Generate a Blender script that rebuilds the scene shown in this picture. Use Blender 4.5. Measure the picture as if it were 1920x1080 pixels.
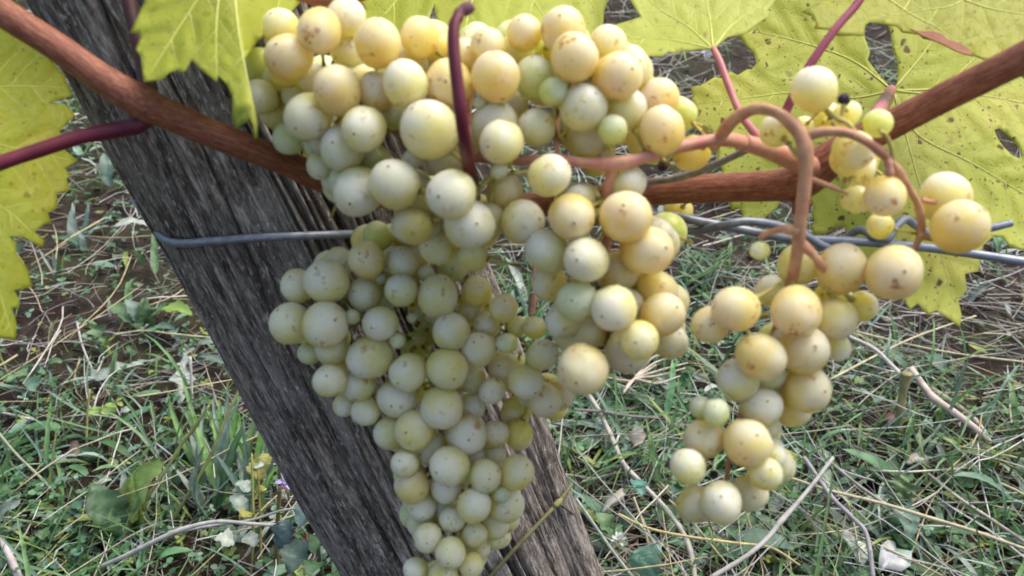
import bpy, bmesh, math, random
import numpy as np
from mathutils import Vector, Matrix, Quaternion, geometry

random.seed(7)
rng = np.random.default_rng(11)
for o in list(bpy.data.objects):
    bpy.data.objects.remove(o)
scn = bpy.context.scene
col = scn.collection
R = math.radians

# ------------------------------------------------------------------ camera
F = 1663.0                      # focal length in pixels of a 1920 wide picture
CAMH = 0.80
PITCH = R(33.0)
CX = Vector((1, 0, 0))
CY = Vector((0, math.sin(PITCH), math.cos(PITCH)))
CZ = Vector((0, -math.cos(PITCH), math.sin(PITCH)))    # backwards
CP = Vector((0, 0, CAMH))
cam = bpy.data.cameras.new('camera')
cam.sensor_width = 36.0
cam.lens = 36.0 * F / 1920.0
cam.clip_start = 0.01
cam.clip_end = 500
cam.dof.use_dof = True
cam.dof.focus_distance = 0.60
cam.dof.aperture_fstop = 15.5
camo = bpy.data.objects.new('camera', cam)
camo.location = CP
camo.rotation_euler = (R(90) - PITCH, 0, 0)
col.objects.link(camo)
scn.camera = camo

# ------------------------------------------------------------------ light
SUN_DIR = Vector((0.42, 0.28, 0.90)).normalized()     # towards the sun
w = bpy.data.worlds.new('World')
scn.world = w
w.use_nodes = True
nt = w.node_tree
bg = nt.nodes['Background']
sky = nt.nodes.new('ShaderNodeTexSky')
sky.sky_type = 'NISHITA'
sky.sun_disc = False
sky.sun_elevation = math.asin(SUN_DIR.z)
sky.sun_rotation = math.atan2(SUN_DIR.x, SUN_DIR.y)
sky.air_density = 1.0
sky.dust_density = 4.0
sky.ozone_density = 1.0
nt.links.new(sky.outputs[0], bg.inputs[0])
bg.inputs[1].default_value = 0.125
sl = bpy.data.lights.new('sun', 'SUN')
sl.energy = 1.5
sl.angle = R(45)
sl.color = (1.0, 0.97, 0.93)
so = bpy.data.objects.new('sun', sl)
so.rotation_euler = SUN_DIR.to_track_quat('Z', 'Y').to_euler()
so.location = (1, -1, 3)
col.objects.link(so)
scn.view_settings.view_transform = 'Standard'
scn.view_settings.look = 'None'
scn.view_settings.gamma = 1.0
scn.view_settings.exposure = 1.0
scn.render.engine = 'CYCLES'
scn.cycles.max_bounces = 6
scn.cycles.diffuse_bounces = 3
scn.cycles.transmission_bounces = 4
scn.cycles.use_denoising = True
scn.cycles.use_adaptive_sampling = True
scn.cycles.adaptive_threshold = 0.02

# ------------------------------------------------------------------ helpers
def P(x, y, d):
    return CP + CX * ((x - 960) / F * d) + CY * ((540 - y) / F * d) - CZ * d

def PA(x, y, d):                # the same for arrays -> (n,3)
    x = np.asarray(x, float); y = np.asarray(y, float); d = np.asarray(d, float)
    return (np.array(CP)[None] + np.outer((x - 960) / F * d, CX) + np.outer((540 - y) / F * d, CY) - np.outer(d, CZ))

def G(x, y, h=0.0):             # point at height h that this pixel looks at
    r = P(x, y, 1.0) - CP
    return CP + r * ((h - CAMH) / r.z)

def setp(o, label=None, cat=None, group=None, kind=None):
    if label: o['label'] = label
    if cat: o['category'] = cat
    if group: o['group'] = group
    if kind: o['kind'] = kind
    return o

def empty(name, loc):
    o = bpy.data.objects.new(name, None)
    o.empty_display_size = 0.02
    o.location = loc
    col.objects.link(o)
    return o

def mesh_np(name, V, T, smooth=True, mats=(), uv=None, tint=None, mi=None):
    """V (n,3), T list/array of faces with equal size."""
    m = bpy.data.meshes.new(name)
    V = np.asarray(V, np.float32); T = np.asarray(T, np.int32)
    k = T.shape[1]
    m.vertices.add(len(V)); m.vertices.foreach_set('co', V.ravel())
    m.loops.add(T.size); m.loops.foreach_set('vertex_index', T.ravel())
    m.polygons.add(len(T))
    m.polygons.foreach_set('loop_start', np.arange(0, T.size, k, dtype=np.int32))
    if mi is not None: m.polygons.foreach_set('material_index', np.asarray(mi, np.int32))
    m.polygons.foreach_set('use_smooth', np.full(len(T), smooth))
    m.update(calc_edges=True)
    if uv is not None:
        l = m.uv_layers.new(name='UVMap')
        l.data.foreach_set('uv', np.asarray(uv, np.float32)[T.ravel()].ravel())
    if tint is not None:
        a = m.color_attributes.new('tint', 'FLOAT_COLOR', 'POINT')
        c = np.ones((len(V), 4), np.float32); c[:, :3] = tint
        a.data.foreach_set('color', c.ravel())
    for x in mats: m.materials.append(x)
    m.validate()
    return m

def obj(name, m, parent=None, off=None):
    """links mesh m (world coordinates); with a parent Empty the mesh is moved into its space"""
    o = bpy.data.objects.new(name, m)
    col.objects.link(o)
    if parent is not None:
        o.parent = parent
        base = parent.location if off is None else off
        m.transform(Matrix.Translation(-Vector(base)))
    return o

def catmull(pts, n=8):
    pts = [np.array(p, float) for p in pts]
    if len(pts) < 3: n_ = n
    P4 = [2 * pts[0] - pts[1]] + pts + [2 * pts[-1] - pts[-2]]
    out = []
    for i in range(1, len(P4) - 2):
        p0, p1, p2, p3 = P4[i - 1], P4[i], P4[i + 1], P4[i + 2]
        for k in range(n):
            t = k / n
            out.append(0.5 * ((2 * p1) + (-p0 + p2) * t + (2 * p0 - 5 * p1 + 4 * p2 - p3) * t * t + (-p0 + 3 * p1 - 3 * p2 + p3) * t ** 3))
    out.append(pts[-1])
    return np.array(out)

def tube_geo(C, rad, seg=10, lump=0.0, seed=0, cap=True):
    C = np.asarray(C, float); n = len(C)
    rad = np.asarray(rad, float) * np.ones(n)
    Tn = np.gradient(C, axis=0); Tn /= np.linalg.norm(Tn, axis=1)[:, None] + 1e-12
    up = np.array([0.3, 0.2, 0.93])
    if abs(Tn[0] @ up) > 0.9: up = np.array([1.0, 0, 0])
    N = np.zeros_like(C)
    u = up - Tn[0] * (up @ Tn[0]); u /= np.linalg.norm(u)
    for i in range(n):
        u = u - Tn[i] * (u @ Tn[i]); u /= np.linalg.norm(u) + 1e-12
        N[i] = u
    B = np.cross(Tn, N)
    th = np.arange(seg) * 2 * math.pi / seg
    rr = rad[:, None] * np.ones(seg)[None]
    if lump:
        r_ = np.random.default_rng(seed)
        ph = r_.random(6) * 6.28
        s = np.arange(n)[:, None]
        rr = rr * (1 + lump * (np.sin(th * 2 + ph[0] + s * .23) * .5 + np.sin(th * 3 + ph[1] - s * .17) * .4 + np.sin(s * .6 + ph[2]) * .5 + np.sin(s * .27 + ph[3] + th) * .6))
    V = C[:, None, :] + rr[:, :, None] * (np.cos(th)[None, :, None] * N[:, None, :] + np.sin(th)[None, :, None] * B[:, None, :])
    V = V.reshape(-1, 3)
    i = np.arange(n - 1)[:, None] * seg; j = np.arange(seg)[None]; j2 = (j + 1) % seg
    Q = np.stack([i + j, i + j2, i + seg + j2, i + seg + j], -1).reshape(-1, 4)
    T = np.concatenate([Q[:, [0, 1, 2]], Q[:, [0, 2, 3]]])
    if cap:
        a = len(V); V = np.vstack([V, C[0], C[-1]])
        j = np.arange(seg); j2 = (j + 1) % seg
        T = np.concatenate([T, np.stack([np.full(seg, a), j2, j], 1), np.stack([np.full(seg, a + 1), (n - 1) * seg + j, (n - 1) * seg + j2], 1)])
    return V, T

def merge(parts):
    Vs, Ts, k = [], [], 0
    for V, T in parts:
        Vs.append(V); Ts.append(np.asarray(T) + k); k += len(V)
    return np.vstack(Vs), np.vstack(Ts)

def lerp_r(vals, n):
    return np.interp(np.linspace(0, 1, n), np.linspace(0, 1, len(vals)), vals)

def ptube(pts, n=8, seg=10, lump=0.0, seed=0):
    """pts: (px,py,depth,radius_px)"""
    C = catmull([P(a, b, c) for a, b, c, r in pts], n)
    rad = np.interp(np.linspace(0, len(pts) - 1, len(C)), np.arange(len(pts)), [r * c / F for a, b, c, r in pts])
    return tube_geo(C, rad, seg, lump, seed)

def gtube(pts, n=6, seg=6, lump=0.08, seed=0):
    """pts: (px,py,height above ground,radius in metres)"""
    C = catmull([G(a, b, h) for a, b, h, r in pts], n)
    rad = np.interp(np.linspace(0, len(pts) - 1, len(C)), np.arange(len(pts)), [p[3] for p in pts])
    return tube_geo(C, rad, seg, lump, seed)

# ------------------------------------------------------------------ materials
def newmat(name):
    m = bpy.data.materials.new(name); m.use_nodes = True
    t = m.node_tree; b = t.nodes['Principled BSDF']
    return m, t, b

def nd(t, typ, **kw):
    n = t.nodes.new(typ)
    for k, v in kw.items():
        if k.startswith('_'): setattr(n, k[1:], v)
        else: n.inputs[k.replace('__', ' ')].default_value = v
    return n

def L(t, a, b): t.links.new(a, b)

def ramp(t, fac, stops):
    r = t.nodes.new('ShaderNodeValToRGB')
    e = r.color_ramp.elements
    while len(e) < len(stops): e.new(0.5)
    for x, (p, c) in zip(e, stops):
        x.position = p
        x.color = c if len(c) == 4 else (*c, 1)
    L(t, fac, r.inputs[0])
    return r.outputs[0]

def mixc(t, f, a, b, blend='MIX'):
    n = t.nodes.new('ShaderNodeMix'); n.data_type = 'RGBA'; n.blend_type = blend
    for s, v in ((n.inputs[0], f), (n.inputs[6], a), (n.inputs[7], b)):
        if hasattr(v, 'is_linked'): L(t, v, s)
        else: s.default_value = v if isinstance(v, (int, float)) else (*v[:3], 1)
    return n.outputs[2]

def math_(t, op, a, b=0.0, clamp=False):
    n = t.nodes.new('ShaderNodeMath'); n.operation = op; n.use_clamp = clamp
    for s, v in ((n.inputs[0], a), (n.inputs[1], b)):
        if hasattr(v, 'is_linked'): L(t, v, s)
        else: s.default_value = v
    return n.outputs[0]

def noise(t, vec=None, scale=5, detail=4, rough=0.55, w=None, dist=0.0):
    n = t.nodes.new('ShaderNodeTexNoise')
    n.inputs['Scale'].default_value = scale; n.inputs['Detail'].default_value = detail
    n.inputs['Roughness'].default_value = rough; n.inputs['Distortion'].default_value = dist
    if w is not None:
        n.noise_dimensions = '4D'; L(t, w, n.inputs['W'])
    if vec is not None: L(t, vec, n.inputs['Vector'])
    return n.outputs[0]

def coords(t, which='Object'):
    return t.nodes.new('ShaderNodeTexCoord').outputs[which]

def mapping(t, vec, scale=(1, 1, 1), loc=(0, 0, 0), rot=(0, 0, 0)):
    n = t.nodes.new('ShaderNodeMapping')
    n.inputs['Scale'].default_value = scale; n.inputs['Location'].default_value = loc; n.inputs['Rotation'].default_value = rot
    L(t, vec, n.inputs[0])
    return n.outputs[0]

def bump(t, b, h, strength=0.3, dist=0.001):
    n = t.nodes.new('ShaderNodeBump')
    n.inputs['Strength'].default_value = strength; n.inputs['Distance'].default_value = dist
    L(t, h, n.inputs['Height']); L(t, n.outputs[0], b.inputs['Normal'])

def grape_mat(name, ca, cb, bloom_amt=0.8, russet=0.5):
    m, t, b = newmat(name)
    v = coords(t)
    rnd = t.nodes.new('ShaderNodeObjectInfo').outputs['Random']
    wv = math_(t, 'MULTIPLY', rnd, 97.0)
    skin = mixc(t, ramp(t, noise(t, v, .8, 2, .5, wv), [(.35, (0, 0, 0)), (.65, (1, 1, 1))]), ca, cb)
    # rubbed and thick wax bloom
    n1 = noise(t, v, .85, 3, .55, math_(t, 'ADD', wv, 11.0), .25)
    th = math_(t, 'MULTIPLY_ADD', rnd, .10)
    bl = ramp(t, math_(t, 'SUBTRACT', n1, math_(t, 'MULTIPLY', math_(t, 'SUBTRACT', rnd, .5), .12)), [(.30, (.25, .25, .25)), (.45, (.75, .75, .75)), (.60, (1, 1, 1))])
    fine = ramp(t, noise(t, v, 9, 4, .6, wv), [(.3, (.8, .8, .8)), (.7, (1, 1, 1))])
    # painted light: bloom fades to the stem end for lit tops, glowing amber rims
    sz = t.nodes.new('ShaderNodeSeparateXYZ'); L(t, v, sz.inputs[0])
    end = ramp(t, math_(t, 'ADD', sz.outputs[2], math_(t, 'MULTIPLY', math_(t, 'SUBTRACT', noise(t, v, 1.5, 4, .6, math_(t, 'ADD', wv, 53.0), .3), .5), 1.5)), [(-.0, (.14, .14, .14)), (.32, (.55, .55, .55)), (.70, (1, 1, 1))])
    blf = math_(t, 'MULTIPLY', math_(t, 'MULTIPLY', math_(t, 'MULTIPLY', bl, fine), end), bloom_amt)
    # russet patches and small dots
    ru = ramp(t, noise(t, v, 1.6, 4, .6, math_(t, 'ADD', wv, 31.0)), [(.60, (0, 0, 0)), (.70, (1, 1, 1))])
    ru = math_(t, 'MULTIPLY', ru, russet)
    c = mixc(t, ru, skin, (.36, .15, .03))
    vo = nd(t, 'ShaderNodeTexVoronoi', Scale=2.6)
    of = t.nodes.new('ShaderNodeVectorMath'); of.operation = 'ADD'
    L(t, v, of.inputs[0]); L(t, wv, of.inputs[1]); L(t, of.outputs[0], vo.inputs['Vector'])
    dots = ramp(t, vo.outputs['Distance'], [(.0, (1, 1, 1)), (.07, (1, 1, 1)), (.12, (0, 0, 0))])
    sel = ramp(t, vo.outputs['Color'], [(.66, (0, 0, 0)), (.69, (1, 1, 1))])
    dt = math_(t, 'MULTIPLY', math_(t, 'MULTIPLY', dots, sel), .8)
    c = mixc(t, dt, c, (.14, .07, .02))
    L(t, c, b.inputs['Base Color'])
    b.inputs['Subsurface Weight'].default_value = 1.0
    b.inputs['Subsurface Radius'].default_value = (1.0, .8, .3)
    b.inputs['Subsurface Scale'].default_value = .035
    b.inputs['IOR'].default_value = 1.4
    b.inputs['Roughness'].default_value = .33
    bump(t, b, noise(t, v, 14, 3), .06, .02)
    # the wax bloom lies on the skin as a thin matt white film
    df = t.nodes.new('ShaderNodeBsdfDiffuse')
    L(t, mixc(t, dt, mixc(t, math_(t, 'MULTIPLY', ru, .8), (.85, .82, .77), (.42, .22, .08)), (.16, .08, .03)), df.inputs[0])
    mx = t.nodes.new('ShaderNodeMixShader')
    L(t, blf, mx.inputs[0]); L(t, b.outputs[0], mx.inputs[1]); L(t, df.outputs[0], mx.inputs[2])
    L(t, mx.outputs[0], t.nodes['Material Output'].inputs[0])
    return m

GM = {
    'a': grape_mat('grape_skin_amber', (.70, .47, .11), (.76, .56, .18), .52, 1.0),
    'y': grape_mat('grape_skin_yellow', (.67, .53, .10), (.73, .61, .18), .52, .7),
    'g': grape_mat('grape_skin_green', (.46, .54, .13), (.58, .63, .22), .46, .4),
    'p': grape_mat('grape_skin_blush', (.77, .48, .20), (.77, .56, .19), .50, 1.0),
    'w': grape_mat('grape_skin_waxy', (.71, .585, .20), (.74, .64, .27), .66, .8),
}
def plain(name, c1, c2, scale=60, rough=.6, bumps=.2, dist=.0006, sss=0, spec=.4, stretch=None):
    m, t, b = newmat(name)
    v = coords(t)
    if stretch: v = mapping(t, v, stretch)
    n = noise(t, v, scale, 5, .6)
    L(t, ramp(t, n, [(.32, c1), (.68, c2)]), b.inputs['Base Color'])
    b.inputs['Roughness'].default_value = rough
    b.inputs['Specular IOR Level'].default_value = spec
    if sss:
        b.inputs['Subsurface Weight'].default_value = sss
        b.inputs['Subsurface Scale'].default_value = .002
    if bumps: bump(t, b, n, bumps, dist)
    return m
M_SCAR = plain('blossom_scar_brown', (.26, .17, .06), (.42, .28, .11), 3, .8)
M_RAISIN = plain('shrivelled_purple', (.03, .012, .03), (.10, .05, .09), 6, .5, .6, .05)
M_PED = plain('pedicel_green', (.40, .36, .07), (.52, .46, .13), 120, .5, sss=.3)
M_PINK = plain('rachis_pink', (.48, .17, .13), (.63, .37, .21), 170, .55, .5, sss=.3)
M_TAN = plain('rachis_tan', (.44, .18, .10), (.62, .38, .19), 170, .55, .5, sss=.25)
M_RED = plain('petiole_red', (.10, .009, .020), (.17, .020, .036), 60, .45, .2)
M_PINKPET = plain('petiole_pink', (.42, .12, .14), (.52, .22, .17), 90, .42, .1, sss=.2)
M_DARKRED = plain('shoot_dark_red', (.035, .008, .010), (.08, .02, .02), 90, .6, .3)
M_ROSE = plain('petiole_rose', (.26, .035, .07), (.42, .12, .15), 30, .45, .1)
M_TWIG = plain('dry_tendril', (.16, .14, .12), (.34, .30, .26), 160, .8, .5)

def cane_mat():
    m, t, b = newmat('cane_bark')
    v = coords(t, 'UV')
    n = noise(t, mapping(t, v, (.7, 5, 1)), 3, 7, .68)
    n2 = noise(t, v, 5, 4, .6)
    c = ramp(t, n, [(.30, (.13, .038, .021)), (.5, (.28, .098, .05)), (.68, (.47, .21, .115))])
    c = mixc(t, ramp(t, n2, [(.45, (0, 0, 0)), (.75, (.55, .55, .55))]), c, (.17, .035, .02))
    vo = nd(t, 'ShaderNodeTexVoronoi', Scale=9.0); L(t, mapping(t, v, (1, 5, 1)), vo.inputs['Vector'])
    c = mixc(t, ramp(t, vo.outputs['Distance'], [(.02, (.6, .6, .6)), (.09, (0, 0, 0))]), c, (.05, .02, .015))
    L(t, c, b.inputs['Base Color'])
    b.inputs['Roughness'].default_value = .52
    b.inputs['Specular IOR Level'].default_value = .3
    bump(t, b, n, .5, .0010)
    return m
M_CANE = cane_mat()

def wood_mat():
    m, t, b = newmat('weathered_wood')
    v = coords(t)
    g1 = noise(t, mapping(t, v, (1, 1, .16)), 330, 7, .75, dist=.2)
    g2 = noise(t, mapping(t, v, (1, 1, .09)), 110, 4, .6)
    g3 = noise(t, mapping(t, v, (1, 1, .40)), 40, 5, .7)
    sp = noise(t, mapping(t, v, (1, 1, .28)), 640, 3, .7)
    c = ramp(t, g1, [(.36, (.040, .031, .025)), (.46, (.130, .110, .094)), (.55, (.24, .21, .185)), (.65, (.46, .425, .39))])
    c = mixc(t, ramp(t, g2, [(.36, (.8, .8, .8)), (.48, (0, 0, 0))]), c, (.055, .046, .04))
    c = mixc(t, ramp(t, g3, [(.50, (0, 0, 0)), (.66, (.55, .55, .55))]), c, (.30, .285, .275))
    c = mixc(t, math_(t, 'MULTIPLY', ramp(t, sp, [(.56, (0, 0, 0)), (.66, (.9, .9, .9))]), ramp(t, noise(t, mapping(t, v, (1, 1, .5)), 55, 4, .7), [(.34, (.25, .25, .25)), (.52, (1, 1, 1))])), c, (.50, .47, .435))
    c = mixc(t, ramp(t, noise(t, mapping(t, v, (1, 1, .7)), 90, 5, .75), [(.56, (0, 0, 0)), (.66, (.45, .45, .45))]), c, (.24, .235, .20))
    c = mixc(t, ramp(t, sp, [(.35, (.7, .7, .7)), (.41, (0, 0, 0))]), c, (.035, .029, .026))
    c = mixc(t, 1.0, c, (1.28, 1.22, 1.15), 'MULTIPLY')
    L(t, c, b.inputs['Base Color'])
    b.inputs['Roughness'].default_value = .88
    b.inputs['Specular IOR Level'].default_value = .2
    bump(t, b, math_(t, 'ADD', g1, math_(t, 'MULTIPLY', sp, .4)), .7, .0016)
    return m
M_WOOD = wood_mat()

def wire_mat():
    m, t, b = newmat('galvanised_wire')
    n = noise(t, coords(t), 240, 5, .65)
    L(t, ramp(t, n, [(.3, (.20, .215, .25)), (.7, (.36, .38, .43))]), b.inputs['Base Color'])
    b.inputs['Metallic'].default_value = .55
    b.inputs['Roughness'].default_value = .5
    bump(t, b, n, .3, .0004)
    return m
M_WIRE = wire_mat()

def leaf_mat(name, ca, cb, cyel, spots=.5, trans=.42, yel=.5):
    m, t, b = newmat(name)
    v = coords(t, 'UV')
    n = noise(t, v, .55, 5, .6)
    c = mixc(t, ramp(t, n, [(.32, (0, 0, 0)), (.68, (1, 1, 1))]), ca, cb)
    n2 = noise(t, mapping(t, v, (1, 1, 1), (7, 3, 0)), .35, 4, .6)
    c = mixc(t, ramp(t, n2, [(.5, (0, 0, 0)), (.7, (yel, yel, yel))]), c, cyel)
    # vein network
    vo = nd(t, 'ShaderNodeTexVoronoi', Scale=5.0); vo.feature = 'DISTANCE_TO_EDGE'
    dv = nd(t, 'ShaderNodeVectorMath'); dv.operation = 'ADD'
    nn = t.nodes.new('ShaderNodeTexNoise'); nn.inputs['Scale'].default_value = 4; L(t, v, nn.inputs['Vector'])
    sc = nd(t, 'ShaderNodeVectorMath'); sc.operation = 'SCALE'; sc.inputs['Scale'].default_value = .22
    L(t, nn.outputs['Color'], sc.inputs[0]); L(t, v, dv.inputs[0]); L(t, sc.outputs[0], dv.inputs[1])
    L(t, dv.outputs[0], vo.inputs['Vector'])
    net = ramp(t, vo.outputs['Distance'], [(.0, (1, 1, 1)), (.05, (0, 0, 0))])
    c = mixc(t, math_(t, 'MULTIPLY', net, .28), c, cyel)
    vo3 = nd(t, 'ShaderNodeTexVoronoi', Scale=16.0); vo3.feature = 'DISTANCE_TO_EDGE'
    L(t, dv.outputs[0], vo3.inputs['Vector'])
    # brown specks of two sizes
    dsp = None
    for s, r0, pick in ((1.6, .11, .52), (3.6, .13, .62), (9.0, .17, .66)):
        vs = nd(t, 'ShaderNodeTexVoronoi', Scale=s); vs.voronoi_dimensions = '2D'; L(t, dv.outputs[0], vs.inputs['Vector'])
        d = ramp(t, vs.outputs['Distance'], [(r0 * .55, (1, 1, 1)), (r0, (0, 0, 0))])
        se = ramp(t, vs.outputs['Color'], [(pick, (0, 0, 0)), (pick + .03, (1, 1, 1))])
        k = math_(t, 'MULTIPLY', d, se)
        dsp = k if dsp is None else math_(t, 'MAXIMUM', dsp, k)
    clump = ramp(t, noise(t, v, .8, 2), [(.34, (.12, .12, .12)), (.50, (1, 1, 1))])
    dsp = math_(t, 'MULTIPLY', dsp, math_(t, 'MULTIPLY', clump, spots))
    c = mixc(t, dsp, c, (.16, .055, .012))
    L(t, c, b.inputs['Base Color'])
    b.inputs['Roughness'].default_value = .5
    b.inputs['Specular IOR Level'].default_value = .35
    hh = math_(t, 'ADD', math_(t, 'MULTIPLY', vo.outputs['Distance'], 1.0), math_(t, 'MULTIPLY', vo3.outputs['Distance'], .5))
    bump(t, b, math_(t, 'MINIMUM', hh, .14), .38, .004)
    tr = t.nodes.new('ShaderNodeBsdfTranslucent')
    L(t, mixc(t, .5, c, (1.0, .95, .25), 'MULTIPLY'), tr.inputs[0])
    mx = t.nodes.new('ShaderNodeMixShader'); mx.inputs[0].default_value = trans
    L(t, b.outputs[0], mx.inputs[1]); L(t, tr.outputs[0], mx.inputs[2])
    L(t, mx.outputs[0], t.nodes['Material Output'].inputs[0])
    return m
LM = {
    'green': leaf_mat('vine_leaf_green', (.41, .47, .032), (.52, .56, .048), (.66, .55, .08), .5, .45, .9),
    'lime': leaf_mat('vine_leaf_lime', (.50, .56, .06), (.60, .64, .09), (.68, .66, .14), .3, .50, .5),
    'pale': leaf_mat('vine_leaf_pale', (.58, .62, .10), (.66, .68, .16), (.70, .70, .20), .4, .45, .5),
    'spotted': leaf_mat('vine_leaf_spotted', (.56, .63, .09), (.70, .73, .14), (.78, .73, .16), .9, .52, .8),
    'dull': leaf_mat('vine_leaf_dull', (.40, .42, .03), (.50, .50, .05), (.56, .50, .10), .5, .42, .5),
}
M_VEIN = plain('leaf_vein_pale', (.56, .57, .12), (.62, .62, .18), 120, .5, .1)
M_DEADEDGE = plain('leaf_scorch_brown', (.16, .05, .018), (.30, .11, .04), 90, .7, .4)

def tint_mat(name, rough=.6, trans=.25, spec=.4):
    m, t, b = newmat(name)
    a = t.nodes.new('ShaderNodeVertexColor'); a.layer_name = 'tint'
    n = noise(t, coords(t), 90, 4, .6)
    c = mixc(t, 1.0, a.outputs[0], ramp(t, n, [(.3, (.65, .65, .65)), (.7, (1.15, 1.15, 1.15))]), 'MULTIPLY')
    L(t, c, b.inputs['Base Color'])
    b.inputs['Roughness'].default_value = rough
    b.inputs['Specular IOR Level'].default_value = spec
    if trans:
        tr = t.nodes.new('ShaderNodeBsdfTranslucent'); L(t, c, tr.inputs[0])
        mx = t.nodes.new('ShaderNodeMixShader'); mx.inputs[0].default_value = trans
        L(t, b.outputs[0], mx.inputs[1]); L(t, tr.outputs[0], mx.inputs[2])
        L(t, mx.outputs[0], t.nodes['Material Output'].inputs[0])
    return m
M_GRASS = tint_mat('grass_blade', .45, .3, .5)
M_STRAW = tint_mat('straw', .65, 0, .3)
M_HERB = tint_mat('herb_leaf', .5, .25, .5)

def soil_mat():
    m, t, b = newmat('soil')
    v = coords(t)
    n = noise(t, v, 28, 8, .7); n2 = noise(t, v, 5, 4, .6)
    c = ramp(t, n, [(.3, (.014, .009, .008)), (.55, (.045, .031, .026)), (.75, (.11, .085, .07))])
    c = mixc(t, ramp(t, n2, [(.42, (0, 0, 0)), (.62, (.7, .7, .7))]), c, (.055, .06, .028))
    L(t, c, b.inputs['Base Color'])
    b.inputs['Roughness'].default_value = .95
    b.inputs['Specular IOR Level'].default_value = .15
    bump(t, b, n, 1.0, .012)
    return m
M_SOIL = soil_mat()

# ------------------------------------------------------------------ ground
def hills(x, y):
    return .008 * np.sin(x * 5.1 + 1.0) * np.cos(y * 4.3) + .005 * np.sin(x * 13 + y * 9) + .003 * np.sin(x * 31 - y * 27)
def build_ground():
    xs = np.concatenate([[-150, -40, -12, -6], np.linspace(-3, 3, 150), [6, 12, 40, 150]])
    ys = np.concatenate([[-100, -30, -8, -2], np.linspace(0, 5, 130), [8, 14, 40, 200]])
    X, Y = np.meshgrid(xs, ys)
    V = np.stack([X.ravel(), Y.ravel(), hills(X, Y).ravel() - .004], 1)
    nx = len(xs); i, j = np.meshgrid(np.arange(len(ys) - 1), np.arange(nx - 1), indexing='ij')
    a = (i * nx + j).ravel()
    Q = np.stack([a, a + 1, a + nx + 1, a + nx], 1)
    o = obj('ground', mesh_np('ground', V, Q, True, [M_SOIL]))
    setp(o, 'dark brown soil under the weeds and straw', 'ground', kind='structure')
build_ground()

def fnoise(x, y, s=1.0, k=0):
    x = x * s + k * 3.7; y = y * s - k * 1.9
    return (np.sin(x * 2.1 + 1.3 * np.sin(y * 1.7 + k)) + np.sin(y * 2.9 + 1.1 * np.sin(x * 2.3 - k)) + .6 * np.sin(x * 5.3 + y * 4.1 + k) + .5 * np.sin(x * 8.7 - y * 7.9)) / 3.1

def sample_ground(n, y0=.45, y1=4.0, power=1.6, marg=.28):
    """points on the ground, denser near the viewer"""
    u = rng.random(n)
    y = (y0 ** (1 - power) + u * (y1 ** (1 - power) - y0 ** (1 - power))) ** (1 / (1 - power))
    half = .70 * (y * math.cos(PITCH) + CAMH * math.sin(PITCH)) + marg
    x = (rng.random(n) * 2 - 1) * half
    return x, y

def strands(x, y, z, az, pitch, bend, yaw, length, width, K, tubular, tint, taper=.15, wob=None):
    n = len(x)
    t = np.arange(K + 1) / K
    pt = pitch[:, None] + bend[:, None] * t[None]
    a = az[:, None] + yaw[:, None] * t[None]
    if wob is not None:
        a = a + wob * np.cumsum(rng.normal(size=(n, K + 1)), 1) * .5
        pt = pt + wob * rng.normal(size=(n, K + 1)) * .4
    ds = (length / K)[:, None]
    dx = np.cos(pt) * np.cos(a) * ds; dy = np.cos(pt) * np.sin(a) * ds; dz = np.sin(pt) * ds
    c = np.stack([dx, dy, dz], -1)
    C = np.concatenate([np.zeros((n, 1, 3)), np.cumsum(c[:, :-1], 1)], 1) + np.stack([x, y, z], 1)[:, None]
    low = hills(C[..., 0], C[..., 1]) + .001
    C[..., 2] = np.maximum(C[..., 2], low + .5 * width[:, None])
    S = np.stack([-np.sin(a), np.cos(a), np.zeros_like(a)], -1)
    U = np.stack([-np.sin(pt) * np.cos(a), -np.sin(pt) * np.sin(a), np.cos(pt)], -1)
    if tubular:
        prof = np.interp(t, [0, .85, 1], [1, .8, .3])
        wv = (width[:, None] * prof[None])[..., None]
        V = np.stack([C + S * wv * .5, C - S * wv * .5, C + U * wv * .8], 2)
        m = 3
        pairs = [(0, 1), (1, 2), (2, 0)]
    else:
        prof = np.interp(t, [0, .15, .5, .85, 1], [.55, .9, 1, .55, .03])
        wv = (width[:, None] * prof[None])[..., None]
        V = np.stack([C + S * wv * .5 + U * wv * .18, C, C - S * wv * .5 + U * wv * .18], 2)
        m = 3
        pairs = [(0, 1), (1, 2)]
    V = V.reshape(-1, 3)
    base = (np.arange(n) * (K + 1) * m)[:, None] + (np.arange(K) * m)[None]
    Q = []
    for p, q in pairs:
        Q.append(np.stack([base + p, base + q, base + m + q, base + m + p], -1).reshape(-1, 4))
    tv = np.repeat(tint, (K + 1) * m, 0)
    return V, np.vstack(Q), tv

def pick_cols(n, palette, jitter=.15):
    pal = np.array([c for c, wgt in palette]); wg = np.array([wgt for c, wgt in palette], float)
    i = rng.choice(len(pal), n, p=wg / wg.sum())
    return pal[i] * (1 + jitter * rng.normal(size=(n, 1))).clip(.5, 1.6)

STRAW_PAL = [((.50, .47, .41), 4), ((.34, .30, .24), 3), ((.74, .72, .68), 2.5), ((.13, .10, .08), 3.5), ((.36, .35, .36), 1.5), ((.52, .45, .25), 1)]
GREEN_PAL = [((.075, .165, .05), 3), ((.12, .25, .075), 3), ((.18, .31, .12), 2), ((.25, .34, .08), 1), ((.17, .29, .20), 2.5), ((.34, .45, .37), .8)]
HERB_PAL = [((.075, .19, .065), 3), ((.11, .25, .11), 3), ((.20, .33, .22), 1.5), ((.27, .33, .06), .6), ((.05, .11, .045), 1.2)]

def add_stuff(name, V, Q, tv, mat, label, cat):
    o = obj(name, mesh_np(name, V, Q, True, [mat], tint=tv))
    return setp(o, label, cat, kind='stuff')

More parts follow.
